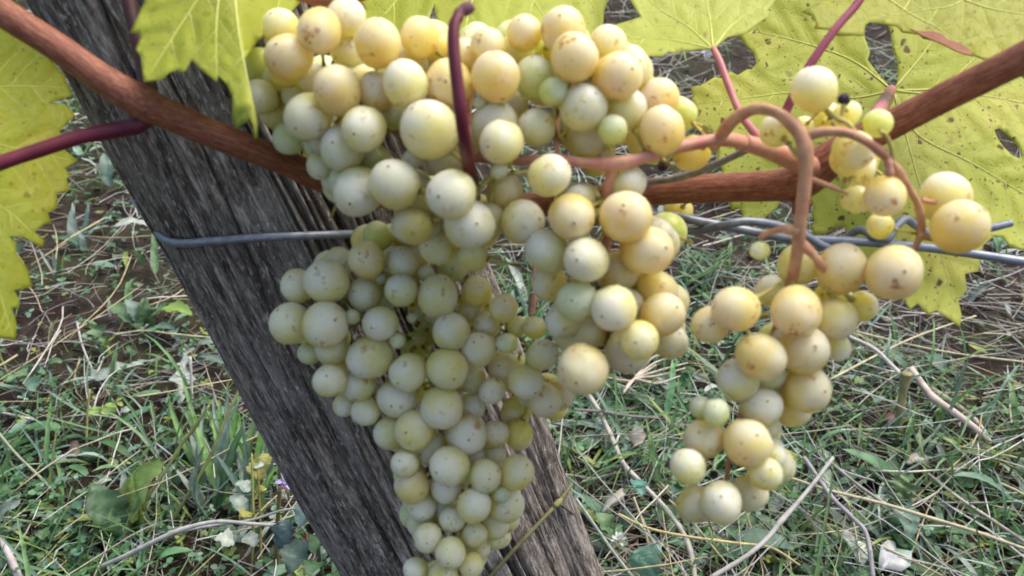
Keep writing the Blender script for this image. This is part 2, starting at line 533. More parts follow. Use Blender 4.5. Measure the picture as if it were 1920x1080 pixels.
def build_cover():
    # flat litter of straw
    n = 15500
    x, y = sample_ground(n, power=1.35)
    keep = rng.random(n) < np.clip(.52 + .55 * fnoise(x, y, 2.2, 1) + .34 * (x > .1), .14, 1)
    x, y = x[keep], y[keep]; n = len(x)
    z = hills(x, y) + rng.random(n) ** 1.6 * .030
    far = np.clip(y / 1.2, .8, 1.6)
    V, Q, tv = strands(x, y, z, rng.random(n) * 6.283, rng.normal(size=n) * .16, rng.normal(size=n) * .35, rng.normal(size=n) * .5,
                       rng.gamma(3, .019, n) + .02, (.0006 + rng.gamma(1.3, .0006, n)) * far, 4, True, pick_cols(n, STRAW_PAL), wob=.22)
    add_stuff('dry_straw', V, Q, tv, M_STRAW, 'tangled pale dry straw and mown stalks covering the ground', 'straw')
    # long loose stalks on top
    n = 2400
    x, y = sample_ground(n, power=1.35)
    keep = rng.random(n) < np.clip(.5 + .3 * fnoise(x, y, 1.4, 6) + .25 * (x > .1) - .42 * ((x < -.08) & (y < 1.15)), .05, 1)
    x, y = x[keep], y[keep]; n = len(x)
    V, Q, tv = strands(x, y, hills(x, y) + rng.uniform(.012, .05, n), rng.random(n) * 6.283, rng.normal(size=n) * .12, rng.normal(size=n) * .25, rng.normal(size=n) * .35,
                       rng.gamma(4, .028, n) + .05, .0011 + rng.gamma(2, .00035, n), 6, True, pick_cols(n, [((.60, .55, .44), 3), ((.72, .69, .62), 2), ((.58, .50, .28), 1.5), ((.44, .38, .31), 1.5)]), wob=.12)
    add_stuff('loose_stalks', V, Q, tv, M_STRAW, 'long thin loose pale stalks strewn over the grass', 'straw')
    # dark crumbled litter
    n = 9000
    x, y = sample_ground(n, power=2.0)
    z = hills(x, y) + rng.random(n) * .006
    V, Q, tv = strands(x, y, z, rng.random(n) * 6.283, rng.normal(size=n) * .3, rng.normal(size=n) * .5, rng.normal(size=n) * .8,
                       rng.gamma(3, .006, n) + .006, .0012 + rng.gamma(2, .0011, n), 3, True,
                       pick_cols(n, [((.07, .045, .03), 3), ((.14, .09, .06), 2), ((.20, .16, .13), 1), ((.04, .03, .025), 2)]), wob=.3)
    add_stuff('leaf_litter', V, Q, tv, M_STRAW, 'dark brown crumbled plant litter on the soil', 'litter')
    # green grass
    n = 19000
    x, y = sample_ground(n, power=1.45)
    d = np.clip(.36 + .95 * fnoise(x, y, 1.9, 4) - .14 * (x > .15), .06, 1)
    keep = rng.random(n) < d
    x, y = x[keep], y[keep]; n = len(x)
    V, Q, tv = strands(x, y, hills(x, y), rng.random(n) * 6.283, rng.uniform(.35, 1.5, n), -rng.uniform(.2, 1.9, n), rng.normal(size=n) * .4,
                       rng.gamma(4, .014, n) + .02, .0016 + rng.gamma(2, .0009, n), 5, False, pick_cols(n, GREEN_PAL), wob=.06)
    add_stuff('green_grass', V, Q, tv, M_GRASS, 'short green grass blades growing through the straw', 'grass')
    # narrow weed leaves
    n = 5200
    x, y = sample_ground(n, power=1.9)
    keep = rng.random(n) < np.clip(.35 + .7 * fnoise(x, y, 2.3, 13) + .15 * (x < 0), .06, 1)
    x, y = x[keep], y[keep]; n = len(x)
    V, Q, tv = strands(x, y, hills(x, y) + rng.uniform(.0, .02, n), rng.random(n) * 6.283, rng.uniform(.0, .9, n), -rng.uniform(.2, 1.2, n), rng.normal(size=n) * .5,
                       rng.gamma(4, .006, n) + .014, .005 + rng.gamma(2, .0028, n), 6, False, pick_cols(n, HERB_PAL + [((.34, .40, .34), 1.2)]), wob=.05)
    add_stuff('weed_leaves', V, Q, tv, M_HERB, 'scattered small pointed weed leaves in the straw', 'ground cover')
    # small herb leaflets
    n = 13000
    x, y = sample_ground(n, power=1.9)
    d = np.clip(.36 + .8 * fnoise(x, y, 2.6, 9) + .22 * (x < -.1), .06, 1)
    keep = rng.random(n) < d
    x, y = x[keep], y[keep]; n = len(x)
    m3 = 3
    az0 = rng.random(n) * 6.283
    hz = hills(x, y) + rng.uniform(.004, .035, n)
    size = rng.uniform(.004, .010, n)
    cols = pick_cols(n, HERB_PAL)
    X = np.repeat(x, m3); Y = np.repeat(y, m3); Z = np.repeat(hz, m3)
    A = np.repeat(az0, m3) + np.tile(np.arange(m3) * 2.09, n) + rng.normal(size=n * m3) * .25
    S = np.repeat(size, m3) * rng.uniform(.8, 1.2, n * m3)
    tilt = rng.normal(size=n * m3) * .35
    dirv = np.stack([np.cos(A) * np.cos(tilt), np.sin(A) * np.cos(tilt), np.sin(tilt)], 1)
    sd = np.stack([-np.sin(A), np.cos(A), rng.normal(size=n * m3) * .25], 1)
    B = np.stack([X, Y, Z], 1)
    Sv = S[:, None]
    up = np.array([[0, 0, 1.0]])
    V = np.stack([B, B + dirv * Sv * .45 + sd * Sv * .42 + up * Sv * .08, B + dirv * Sv * .5, B + dirv * Sv * .45 - sd * Sv * .42 + up * Sv * .08,
                  B + dirv * Sv * .9 + sd * Sv * .22, B + dirv * Sv, B + dirv * Sv * .9 - sd * Sv * .22], 1).reshape(-1, 3)
    k = (np.arange(n * m3) * 7)[:, None]
    T = np.vstack([k + np.array([[0, 1, 2]]), k + np.array([[0, 2, 3]]), k + np.array([[1, 4, 2]]), k + np.array([[4, 5, 2]]), k + np.array([[2, 5, 6]]), k + np.array([[2, 6, 3]])])
    tv = np.repeat(np.repeat(cols, m3, 0), 7, 0)
    add_stuff('clover_cover', V, T, tv, M_HERB, 'low clover and small round weed leaves near the soil', 'ground cover')
build_cover()

# ------------------------------------------------------------------ wooden post
AX0 = P(616, 480, .480); AX1 = P(876, 1050, .570)
AXD = (AX1 - AX0).normalized()
PR = .0735
def build_post():
    zax = -AXD
    xax = (CX - zax * CX.dot(zax)).normalized()          # to the right of the picture
    yax = zax.cross(xax)
    s_ground = (AX0.z + .12) / -AXD.z
    s = np.concatenate([np.linspace(-.62, -.34, 20), np.linspace(-.335, .30, 430), np.linspace(.31, s_ground, 30)])
    th = np.concatenate([np.linspace(R(165), R(375), 640, endpoint=False), np.linspace(R(375), R(525), 90, endpoint=False)])
    nth = len(th)
    TH, S = np.meshgrid(th, s)
    rad = PR * (1 + .035 * np.cos(2 * TH + .6) + .03 * np.cos(3 * TH - 1.1) + .018 * np.cos(5 * TH + .4))
    # flat hewn face towards the right front
    for fa, k in ((R(-24), .94), (R(-100), .93), (R(-168), .95)):
        dd = np.cos(TH - fa)
        rad = np.where(dd > .2, np.minimum(rad, PR * k / np.maximum(dd, .2)), rad)
    rad = rad + .0022 * np.sin(S * 9 + 2 * np.sin(TH * 2)) + .0012 * np.sin(S * 23 + TH * 3)
    # fibres: many narrow ridges that run along the grain
    r_ = np.random.default_rng(3)
    for k in range(70):
        f = r_.integers(14, 120); ph = r_.random() * 6.28; tw = r_.normal() * 4
        rad = rad + .00004 * np.sin(f * TH + ph + tw * np.sin(S * r_.uniform(2, 9) + r_.random() * 6)) * (60 / (f + 20))
    # cracks
    for k in range(230):
        t0 = r_.random() * 6.283; s0 = r_.uniform(-.4, .35); ln = r_.gamma(2, .05) + .02
        wd = r_.gamma(2, .0035) + .007; dp = r_.gamma(2, .0010) + .0007
        if k < 40: dp *= 2.2; ln *= 2.2; wd *= 1.2; t0 = R(180) + (k + r_.random()) * R(180) / 40
        c = t0 + .05 * np.sin((S - s0) * r_.uniform(8, 25)) + (S - s0) * r_.normal() * .25
        dth = (TH - c + math.pi) % (2 * math.pi) - math.pi
        env = np.clip(1 - np.abs(S - s0) / ln, 0, 1) ** .5
        rad = rad - dp * env * np.exp(-(dth / wd) ** 2)
    X = rad * np.cos(TH); Y = rad * np.sin(TH)
    V = np.stack([X.ravel(), Y.ravel(), -S.ravel()], 1)
    n = len(s)
    i, j = np.meshgrid(np.arange(n - 1), np.arange(nth), indexing='ij')
    a = (i * nth + j).ravel(); b2 = (i * nth + (j + 1) % nth).ravel()
    Q = np.stack([a, a + nth, b2 + nth, b2], 1)
    m = mesh_np('wooden_post', V, Q, True, [M_WOOD])
    bm = bmesh.new(); bm.from_mesh(m)
    bm.verts.ensure_lookup_table()
    bm.faces.new([bm.verts[k] for k in range(nth)])
    bmesh.ops.recalc_face_normals(bm, faces=bm.faces[:])
    bm.to_mesh(m); bm.free()
    o = bpy.data.objects.new('wooden_post', m)
    col.objects.link(o)
    o.matrix_world = Matrix((( xax.x, yax.x, zax.x, AX0.x), (xax.y, yax.y, zax.y, AX0.y), (xax.z, yax.z, zax.z, AX0.z), (0, 0, 0, 1)))
    setp(o, 'leaning grey weathered wooden post behind the grapes', 'post')
build_post()
def post_d(px, py, gap=.002):
    """depth at which the line of sight through this pixel meets the post, lifted by gap (silhouette depth when it misses)"""
    r = P(px, py, 1.0) - CP
    w0 = CP - AX0
    a = r - AXD * r.dot(AXD); b = w0 - AXD * w0.dot(AXD)
    A2 = a.dot(a); B2 = 2 * a.dot(b); C2 = b.dot(b) - (PR * .975 + gap) ** 2
    disc = B2 * B2 - 4 * A2 * C2
    return (-B2 - math.sqrt(max(disc, 0))) / (2 * A2)

# ------------------------------------------------------------------ wire
def wire_part(name, pts, parent, r=None, seg=10):
    V, T = ptube(pts, 10, seg)
    return obj(name, mesh_np(name, V, T, True, [M_WIRE]), parent)
wire = empty('trellis_wire', P(1500, 450, .375))
setp(wire, 'grey twisted steel trellis wire looped around the wooden post', 'wire')
WL = [(x, y, post_d(x, y, .0030), 8) for x, y in ((318, 452), (345, 456), (400, 452), (500, 445), (600, 441), (700, 437))]
wire_part('main_strand', [(250, 372, .60, 6), (272, 404, .56, 7), (294, 436, WL[0][2] + .022, 8)] + WL + [
                          (850, 430, .392, 8), (1050, 412, .385, 8), (1240, 405, .376, 8.5), (1320, 417, .372, 8.5), (1420, 436, .372, 8.5), (1490, 449, .375, 8.5), (1550, 450, .374, 8.5), (1650, 456, .372, 8.5),
                          (1750, 466, .37, 8.5), (1850, 480, .368, 8.5), (1960, 497, .366, 9), (2200, 535, .36, 9), (2700, 600, .35, 9)], wire)
wire_part('twisted_strand', [(1000, 422, .391, 8), (1150, 400, .386, 8), (1240, 420, .383, 8), (1300, 432, .376, 8), (1350, 424, .366, 8), (1400, 415, .364, 8), (1450, 421, .366, 8), (1500, 436, .368, 8),
                             (1545, 462, .371, 8), (1572, 466, .379, 8), (1588, 446, .381, 8), (1612, 431, .377, 8), (1640, 443, .370, 8), (1663, 449, .364, 8), (1680, 424, .365, 8), (1698, 411, .370, 8),
                             (1718, 424, .374, 7.5), (1745, 440, .376, 7.5), (1790, 441, .375, 7.5), (1850, 429, .374, 7.5), (1897, 418, .373, 7)], wire)

# ------------------------------------------------------------------ vine cane
def uv_tube(pts, n=10, seg=20, lump=.02, seed=1):
    C = catmull([P(a, b, c) for a, b, c, r in pts], n)
    rad = np.interp(np.linspace(0, len(pts) - 1, len(C)), np.arange(len(pts)), [r * c / F for a, b, c, r in pts])
    V, T = tube_geo(C, rad, seg, lump, seed)
    k = np.arange(len(C))[:, None] * np.ones(seg)[None]; j = np.arange(seg)[None] * np.ones(len(C))[:, None]
    tri = np.abs(j / seg - .5) * 2                       # mirrored: no seam
    uv = np.stack([k.ravel() * .12, tri.ravel()], 1)
    uv = np.vstack([uv, [[0, 0], [0, 0]]])
    return V, T, uv
cane = empty('vine_cane', P(1530, 320, .335))
setp(cane, 'reddish brown vine cane crossing behind the grape bunches', 'vine')
CANE = [(-260, -170, .272, 27), (-120, -62, .280, 27), (0, 20, .288, 27), (100, 84, .293, 27), (190, 146, .298, 28), (245, 180, .301, 31), (275, 197, .303, 33), (310, 212, .306, 29),
        (380, 243, .313, 27), (460, 275, .322, 26), (540, 307, .336, 25), (620, 342, .352, 24), (760, 375, .372, 23), (900, 388, .376, 23), (1050, 380, .374, 24),
        (1220, 360, .366, 26), (1350, 352, .356, 27), (1440, 349, .346, 29), (1500, 340, .340, 35), (1550, 303, .334, 34), (1605, 268, .328, 30), (1700, 219, .316, 27), (1800, 168, .303, 28),
        (1920, 107, .288, 30), (2080, 25, .272, 31), (2300, -80, .26, 30)]
V, T, uv = uv_tube(CANE, 10, 24, .018)
obj('cane', mesh_np('cane', V, T, True, [M_CANE], uv=uv), cane)
# lateral spur from the big node, carries the peduncle
V, T = ptube([(1540, 322, .340, 22), (1490, 300, .322, 20), (1440, 281, .309, 17), (1395, 268, .301, 16)], 8, 14, .03, 5)
obj('spur', mesh_np('spur', V, T, True, [M_PINK]), cane)
V, T = ptube([(1205, 345, .352, 6), (1260, 336, .345, 7), (1310, 322, .335, 7), (1360, 300, .325, 7), (1412, 274, .314, 7)], 8, 8, .12, 6)
obj('dry_tendril', mesh_np('dry_tendril', V, T, True, [M_TWIG]), cane)
V, T = ptube([(1508, 372, .336, 20), (1496, 392, .338, 13), (1490, 402, .339, 5)], 6, 12, .05, 7)
obj('bud', mesh_np('bud', V, T, True, [M_CANE], uv=np.zeros((len(V), 2))), cane)
V, T = ptube([(292, 208, .307, 12), (262, 233, .305, 17), (225, 242, .305, 16), (150, 257, .301, 14.5), (60, 286, .295, 14), (0, 306, .291, 14), (-120, 350, .285, 14), (-300, 420, .28, 15)], 8, 14, .02, 8)
obj('petiole_stub', mesh_np('petiole_stub', V, T, True, [M_RED]), cane)
V, T = ptube([(284, 198, .307, 15), (277, 160, .316, 17), (264, 90, .322, 15), (246, 20, .325, 14), (230, -60, .327, 14)], 8, 14, .03, 9)
obj('side_shoot', mesh_np('side_shoot', V, T, True, [M_DARKRED]), cane)
V, T = ptube([(545, -14, .315, 11), (590, -3, .313, 13), (632, 2, .312, 12), (690, -12, .312, 10)], 6, 10, .05, 10)
obj('side_shoot', mesh_np('side_shoot', V, T, True, [M_CANE], uv=np.zeros((len(V), 2))), cane)

st = empty('leaf_stalk', P(882, 335, .29))
setp(st, 'bare dark red upright leaf stalk in front of the upper grapes', 'stalk')
V, T = ptube([(860, 30, .2605, 11), (851, 52, .259, 11.5), (851, 95, .258, 12), (857, 150, .258, 12.5), (865, 215, .260, 13), (873, 270, .267, 13), (881, 318, .284, 13), (887, 350, .312, 12.5), (893, 388, .366, 11)], 8, 14, .02, 12)
obj('stalk', mesh_np('stalk', V, T, True, [M_RED]), st)
V, T = ptube([(858, 34, .2605, 10), (863, 23, .2610, 11), (873, 17, .2615, 12.5), (882, 14, .262, 12), (889, 12, .262, 7)], 8, 14, .05, 13)
obj('broken_end', mesh_np('broken_end', V, T, True, [plain('petiole_end', (.10, .03, .03), (.26, .12, .13), 200, .7, .4)]), st)

# ------------------------------------------------------------------ vine leaves
def teeth(poly, step=26, amp=5.5, seed=0, maxlen=34):
    r_ = random.Random(seed)
    out = []
    n = len(poly)
    area = sum(poly[i][0] * poly[(i + 1) % n][1] - poly[(i + 1) % n][0] * poly[i][1] for i in range(n))
    sg = 1 if area > 0 else -1
    for i in range(n):
        a = np.array(poly[i], float); b = np.array(poly[(i + 1) % n], float)
        d = b - a; ln = np.linalg.norm(d)
        out.append(tuple(a))
        if ln > maxlen:
            k = max(1, int(ln / step)); nrm = np.array([d[1], -d[0]]) / ln * sg
            for q in range(k):
                t0 = (q + r_.uniform(.45, .7)) / k
                out.append(tuple(a + d * t0 + nrm * amp * r_.uniform(.5, 1.5)))
                if q < k - 1:
                    out.append(tuple(a + d * (q + 1) / k - nrm * amp * r_.uniform(.0, .6)))
    return out

def inpoly(x, y, poly):
    x = np.asarray(x, float); y = np.asarray(y, float)
    c = np.zeros(x.shape, bool)
    n = len(poly); j = n - 1
    for i in range(n):
        xi, yi = poly[i]; xj, yj = poly[j]
        if yi != yj:
            k = ((yi > y) != (yj > y)) & (x < (xj - xi) * (y - yi) / (yj - yi) + xi)
            c ^= k
        j = i
    return c

def segdist(x, y, segs):
    best = np.full(x.shape, 1e9)
    for (ax, ay, bx, by) in segs:
        dx, dy = bx - ax, by - ay
        t = np.clip(((x - ax) * dx + (y - ay) * dy) / (dx * dx + dy * dy + 1e-9), 0, 1)
        best = np.minimum(best, np.hypot(x - ax - t * dx, y - ay - t * dy))
    return best

def make_leaf(label, outline, dfun, veins, mat, petiole=None, holes=(), seed=0, step=8, pucker=.0016, tooth=True, petmat=None, vein_r=2.2, wave=.003, extra=None, vmat=None):
    r_ = random.Random(seed)
    poly = teeth(outline, seed=seed) if tooth else list(outline)
    # side veins
    tree = []
    for v in veins:
        C = catmull([np.array(p, float) for p in v], 6)
        branch = [(C, vein_r, .9)]
        cum = np.concatenate([[0], np.cumsum(np.linalg.norm(np.diff(C, axis=0), axis=1))])
        pos = 38; side = 1
        while pos < cum[-1] - 15:
            i = int(np.searchsorted(cum, pos)) ; i = min(max(i, 1), len(C) - 1)
            p = C[i]; d = C[i] - C[i - 1]; d = d / (np.linalg.norm(d) + 1e-9)
            ang = side * R(r_.uniform(42, 58))
            q = np.array([d[0] * math.cos(ang) - d[1] * math.sin(ang), d[0] * math.sin(ang) + d[1] * math.cos(ang)])
            ln = r_.uniform(70, 120); pts = [p]
            for k in range(1, 8):
                q2 = q + .05 * k * d
                nxt = pts[-1] + q2 / np.linalg.norm(q2) * ln / 7
                if not inpoly([nxt[0]], [nxt[1]], poly)[0]: break
                pts.append(nxt)
            if len(pts) > 2: branch.append((np.array(pts), vein_r * .36, .4))
            side = -side; pos += r_.uniform(20, 34)
        tree.append(branch)
    segs = []
    for br in tree:
        for C, a, b in br:
            cc = C[::2] if len(C) > 6 else C
            for k in range(len(cc) - 1): segs.append((*cc[k], *cc[k + 1]))
    ph = [r_.random() * 6.28 for _ in range(6)]
    def depth(x, y):
        x = np.asarray(x, float); y = np.asarray(y, float)
        d = dfun(x, y) + wave * (np.sin(x / 61 + ph[0] + np.sin(y / 83 + ph[1])) + np.sin(y / 53 + ph[2] + .7 * np.sin(x / 71)) * .8) * .5
        ds = segdist(x, y, segs)
        return d - pucker * (1 - np.exp(-(ds / 13) ** 2))
    xs = [p[0] for p in poly]; ys = [p[1] for p in poly]
    gx, gy = np.meshgrid(np.arange(min(xs), max(xs), step), np.arange(min(ys), max(ys), step))
    gx = gx + ((np.arange(gx.shape[0]) % 2) * step / 2)[:, None]
    gx = gx.ravel(); gy = gy.ravel()
    ok = inpoly(gx, gy, poly)
    edges = [(poly[i][0], poly[i][1], *poly[(i + 1) % len(poly)]) for i in range(len(poly))]
    for h in holes:
        ok &= ~inpoly(gx, gy, h)
        edges += [(*h[i], *h[(i + 1) % len(h)]) for i in range(len(h))]
    ok &= segdist(gx, gy, edges) > step * .45
    gx, gy = gx[ok], gy[ok]
    pts = [Vector(p) for p in poly]
    con = [(i, (i + 1) % len(poly)) for i in range(len(poly))]
    for h in holes:
        k = len(pts); pts += [Vector(p) for p in h]
        con += [(k + i, k + (i + 1) % len(h)) for i in range(len(h))]
    pts += [Vector((a, b)) for a, b in zip(gx, gy)]
    ov, oe, of, *_ = geometry.delaunay_2d_cdt(pts, con, [], 0, 1e-4)
    X = np.array([v.x for v in ov]); Y = np.array([v.y for v in ov])
    T = np.array([f for f in of if len(f) == 3])
    cx = X[T].mean(1); cy = Y[T].mean(1)
    good = inpoly(cx, cy, poly)
    for h in holes: good &= ~inpoly(cx, cy, h)
    T = T[good]
    d = depth(X, Y)
    V = PA(X, Y, d)
    # face the viewer
    n0 = np.cross(V[T[:, 1]] - V[T[:, 0]], V[T[:, 2]] - V[T[:, 0]])
    if (n0 @ np.array(CZ)).sum() < 0: T = T[:, ::-1]
    base = P(petiole[0][0], petiole[0][1], float(depth(np.array([petiole[0][0]]), np.array([petiole[0][1]]))[0])) if petiole else Vector(V.mean(0))
    root = empty('vine_leaf', base)
    setp(root, label, 'leaf', 'grapevine leaves around the bunches')
    uv = np.stack([X / 100 + seed * 1.7, Y / 100 + seed * .9], 1)
    bl = obj('blade', mesh_np('blade', V, T, True, [mat], uv=uv), root)
    md = bl.modifiers.new('thickness', 'SOLIDIFY'); md.thickness = .00035; md.offset = -1
    for br in tree:
        geo = []
        for C, rr, tp in br:
            keep = inpoly(C[:, 0], C[:, 1], poly)
            for h in holes: keep &= ~inpoly(C[:, 0], C[:, 1], h)
            if keep.sum() < 3: continue
            C = C[:np.argmin(keep)] if not keep.all() and keep[0] else C[keep]
            if len(C) < 3: continue
            dd = depth(C[:, 0], C[:, 1])
            rad = lerp_r([rr, rr * (1 - .75)], len(C)) * dd / F
            geo.append(tube_geo(PA(C[:, 0], C[:, 1], dd - rad * .25), rad, 6))
        if geo:
            V2, T2 = merge(geo)
            obj('vein', mesh_np('vein', V2, T2, True, [vmat or M_VEIN]), root)
    if petiole:
        V2, T2 = ptube(petiole, 8, 12, .02, seed)
        obj('petiole', mesh_np('petiole', V2, T2, True, [petmat or M_PINKPET]), root)
    if extra: extra(root, depth)
    return root

# left leaf
L1 = [(-20, -40), (40, 20), (80, 80), (97, 109), (105, 126), (128, 162), (136, 179), (119, 185), (90, 193), (120, 196), (132, 205), (142, 218), (126, 231), (111, 246), (117, 257), (122, 282), (134, 291), (146, 301), (122, 315),
      (133, 329), (125, 334), (131, 357), (106, 362), (107, 390), (90, 398), (96, 418), (83, 420), (65, 434), (83, 451), (81, 464), (56, 451), (44, 444), (17, 443), (31, 457), (29, 473), (42, 488), (53, 507), (61, 537),
      (44, 541), (26, 544), (36, 559), (36, 576), (21, 576), (27, 592), (31, 607), (29, 637), (0, 632), (-40, 640), (-90, 560), (-150, 610), (-200, 480), (-290, 420), (-260, 260), (-300, 120), (-200, 0), (-100, -70)]
make_leaf('yellow green vine leaf with brown edged lobes beside the post, cut off at left', L1, lambda x, y: .337 + .00016 * np.maximum(x, -50) + .00009 * (300 - y), [
    [(-140, 215), (-60, 175), (0, 163), (60, 162), (125, 164)], [(-140, 215), (-40, 260), (60, 285), (136, 300)], [(-140, 215), (-60, 340), (20, 400), (80, 455)],
    [(-140, 215), (-100, 380), (-20, 500), (24, 630)], [(-140, 215), (-80, 80), (0, 20)], [(-140, 215), (-210, 330), (-240, 420)]], LM['green'], seed=1, pucker=.001)
# folded leaf hanging before the post
L2 = [(300, -120), (285, -60), (272, 0), (259, 28), (243, 61), (261, 62), (263, 69), (254, 92), (263, 104), (266, 128), (269, 153), (303, 149), (317, 135), (335, 130), (339, 136), (347, 132), (360, 111), (373, 127), (407, 154), (409, 140),
      (425, 158), (435, 181), (436, 200), (435, 215), (440, 241), (452, 233), (461, 228), (466, 222), (475, 233), (479, 259), (483, 259), (484, 233), (478, 200), (470, 168), (464, 140), (458, 109), (472, 92), (495, 67), (530, 40), (560, 8), (585, -50), (590, -120), (480, -180), (380, -170)]
def d2(x, y):
    ridge = 440 + np.clip(y, -100, 250) * .16
    return np.where(x > ridge, .270 + (x - ridge) * .00062, .270 + (ridge - x) * .00007) + .00012 * np.maximum(200 - y, 0)
make_leaf('lime green vine leaf hanging folded in front of the post top, left of grapes', L2, d2, [
    [(440, -150), (441, 0), (452, 90), (468, 170), (481, 255)], [(440, -150), (380, -20), (330, 60), (275, 148)], [(440, -150), (410, 0), (405, 80), (407, 148)], [(440, -150), (500, -60), (540, 0)]], LM['lime'], seed=2, wave=.0015, tooth=False, vein_r=2.4)
# leaf behind the top of the bunch
L3 = [(655, -120), (664, -40), (672, 0), (684, 14), (678, 34), (700, 60), (760, 100), (798, 90), (803, 35), (815, 6), (822, 45), (826, 110), (900, 150), (1000, 160), (1130, 140), (1139, 62), (1131, 45), (1133, 20), (1140, 0), (1160, -60), (1100, -160), (900, -200), (740, -170)]
make_leaf('bright lime vine leaf rising behind the top of the grapes', L3, lambda x, y: .366 + .00004 * np.abs(x - 900) + .00028 * np.maximum(100 - y, 0), [
    [(930, -140), (880, 20), (860, 120)], [(930, -140), (1000, 0), (1080, 110)], [(930, -140), (800, -60), (710, 40)], [(930, -140), (1050, -60), (1130, 0)]], LM['lime'], seed=3)
# pale leaf top right of the bunch
L4 = [(1178, -8), (1184, 2), (1190, 13), (1202, 31), (1188, 36), (1175, 40), (1144, 49), (1130, 70), (1160, 100), (1218, 104), (1253, 96), (1309, 91), (1337, 93), (1346, 84), (1364, 69), (1380, 66), (1398, 62), (1410, 51), (1424, 42), (1440, 31),
      (1438, 18), (1449, 7), (1460, -40), (1420, -120), (1300, -150), (1190, -110), (1160, -40)]
make_leaf('pale yellow green vine leaf on a pink stalk right above the grapes', L4, lambda x, y: .351 + .00003 * (1337 - x) + .00026 * np.maximum(95 - y, -20), [
    [(1337, 92), (1290, 50), (1240, 20), (1180, -30)], [(1337, 92), (1285, 80), (1230, 72), (1160, 75)], [(1337, 92), (1330, 30), (1310, -80)], [(1337, 92), (1375, 45), (1430, 10)]], LM['pale'],
    petiole=[(1337, 91, .3505, 6), (1349, 115, .346, 7), (1368, 165, .338, 7), (1388, 212, .330, 7), (1412, 246, .322, 8), (1440, 275, .314, 8)], seed=4, wave=.002)
# big spotted leaf on the right
L5 = [(1295, 164), (1320, 157), (1355, 147), (1410, 130), (1419, 118), (1413, 98), (1392, 78), (1385, 66), (1380, 20), (1420, -40), (1500, -60), (1580, -40), (1608, 5), (1621, 46), (1621, 69), (1627, 112), (1640, 130), (1650, 142), (1664, 158), (1674, 166), (1682, 156), (1684, 135), (1683, 115), (1672, 85), (1670, 60), (1662, 40),
      (1680, -10), (1760, -70), (1860, -60), (1960, 0), (2020, 60), (2085, 120), (2060, 200), (2110, 300), (2060, 370), (2050, 460), (1990, 440), (1960, 490), (1920, 469), (1879, 444), (1866, 442), (1844, 459), (1839, 475), (1835, 508), (1809, 513), (1806, 554), (1797, 563), (1800, 613), (1781, 598),
      (1756, 582), (1740, 591), (1721, 568), (1706, 582), (1695, 560), (1650, 545), (1600, 490), (1588, 452), (1584, 424), (1567, 426), (1545, 440), (1526, 440), (1526, 388), (1515, 372), (1490, 350), (1465, 372), (1458, 388), (1436, 405), (1426, 419), (1410, 418), (1395, 412), (1391, 397), (1386, 390),
      (1373, 396), (1369, 384), (1360, 350), (1352, 331), (1355, 318), (1346, 280), (1335, 243), (1302, 231), (1304, 213), (1300, 196), (1297, 184), (1300, 178)]
hole5 = [(1864, 243), (1874, 240), (1886, 250), (1900, 262), (1912, 278), (1918, 292), (1910, 297), (1896, 290), (1884, 278), (1872, 262)]
def d5(x, y):
    return .384 + .00001 * np.abs(x - 1670) + .00002 * np.clip(1500 - x, 0, 300) + .00013 * (468 - y)
make_leaf('large yellow vine leaf with brown spots filling the right side behind the cane', L5, d5, [
    [(1674, 170), (1595, 112), (1490, 76), (1395, 55)], [(1674, 170), (1595, 184), (1500, 173), (1400, 184), (1310, 195)], [(1674, 170), (1600, 260), (1500, 340), (1415, 405)], [(1674, 170), (1695, 240), (1724, 345), (1765, 480), (1799, 605)],
    [(1674, 170), (1720, 252), (1820, 305), (1920, 364), (2030, 430)], [(1674, 170), (1765, 162), (1826, 110), (1900, 40)], [(1674, 170), (1735, 95), (1762, 50)], [(1674, 170), (1760, 178), (1860, 182), (2050, 225)]], LM['spotted'],
    petiole=[(1671, 168, .421, 9), (1664, 182, .395, 12), (1650, 205, .352, 14), (1625, 238, .340, 13), (1590, 270, .345, 13)], holes=[hole5], seed=5, step=8, pucker=.0014, wave=.004)
# leaf over the upper right corner
L6 = [(1503, 22), (1526, 10), (1560, 6), (1592, 0), (1600, -40), (1640, -100), (1760, -130), (1900, -120), (2010, -70), (2060, 20), (2000, 100), (1940, 150), (1880, 132), (1847, 112), (1821, 102), (1795, 92), (1770, 84), (1755, 76), (1723, 64), (1682, 48), (1659, 45), (1631, 41), (1623, 46), (1620, 66), (1595, 66), (1560, 55), (1527, 53), (1530, 42), (1525, 30)]
def edge6(root, depth):
    pl = [(1705, 55), (1723, 60), (1750, 60), (1768, 66), (1778, 76), (1800, 82), (1815, 94), (1824, 106), (1806, 102), (1788, 95), (1772, 86), (1752, 78), (1728, 68)]
    me = bpy.data.meshes.new('dead_edge')
    vs = [P(a, b, float(depth(np.array([a * 1.0]), np.array([b * 1.0]))[0]) - .0012 - .0015 * abs(math.sin(i))) for i, (a, b) in enumerate(pl)]
    bm = bmesh.new(); f = bm.faces.new([bm.verts.new(v) for v in vs]); bmesh.ops.triangulate(bm, faces=[f])
    bm.to_mesh(me); bm.free(); me.materials.append(M_DEADEDGE)
    o = obj('dead_edge', me, root); md = o.modifiers.new('thickness', 'SOLIDIFY'); md.thickness = .0004
    o['label'] = 'scorched brown curled edge'
make_leaf('dull olive vine leaf with a scorched brown edge in the top right corner', L6, lambda x, y: .352 - .000012 * (x - 1500) + .00022 * np.maximum(60 - y, -70), [
    [(1900, -100), (1805, 0), (1730, 20), (1600, 40)], [(1760, -100), (1700, 10), (1690, 20)], [(1800, -3), (1856, 16), (1920, 27), (2040, 40)], [(1640, -20), (1709, 27), (1762, 55), (1815, 95)]], LM['dull'], seed=6, extra=edge6)
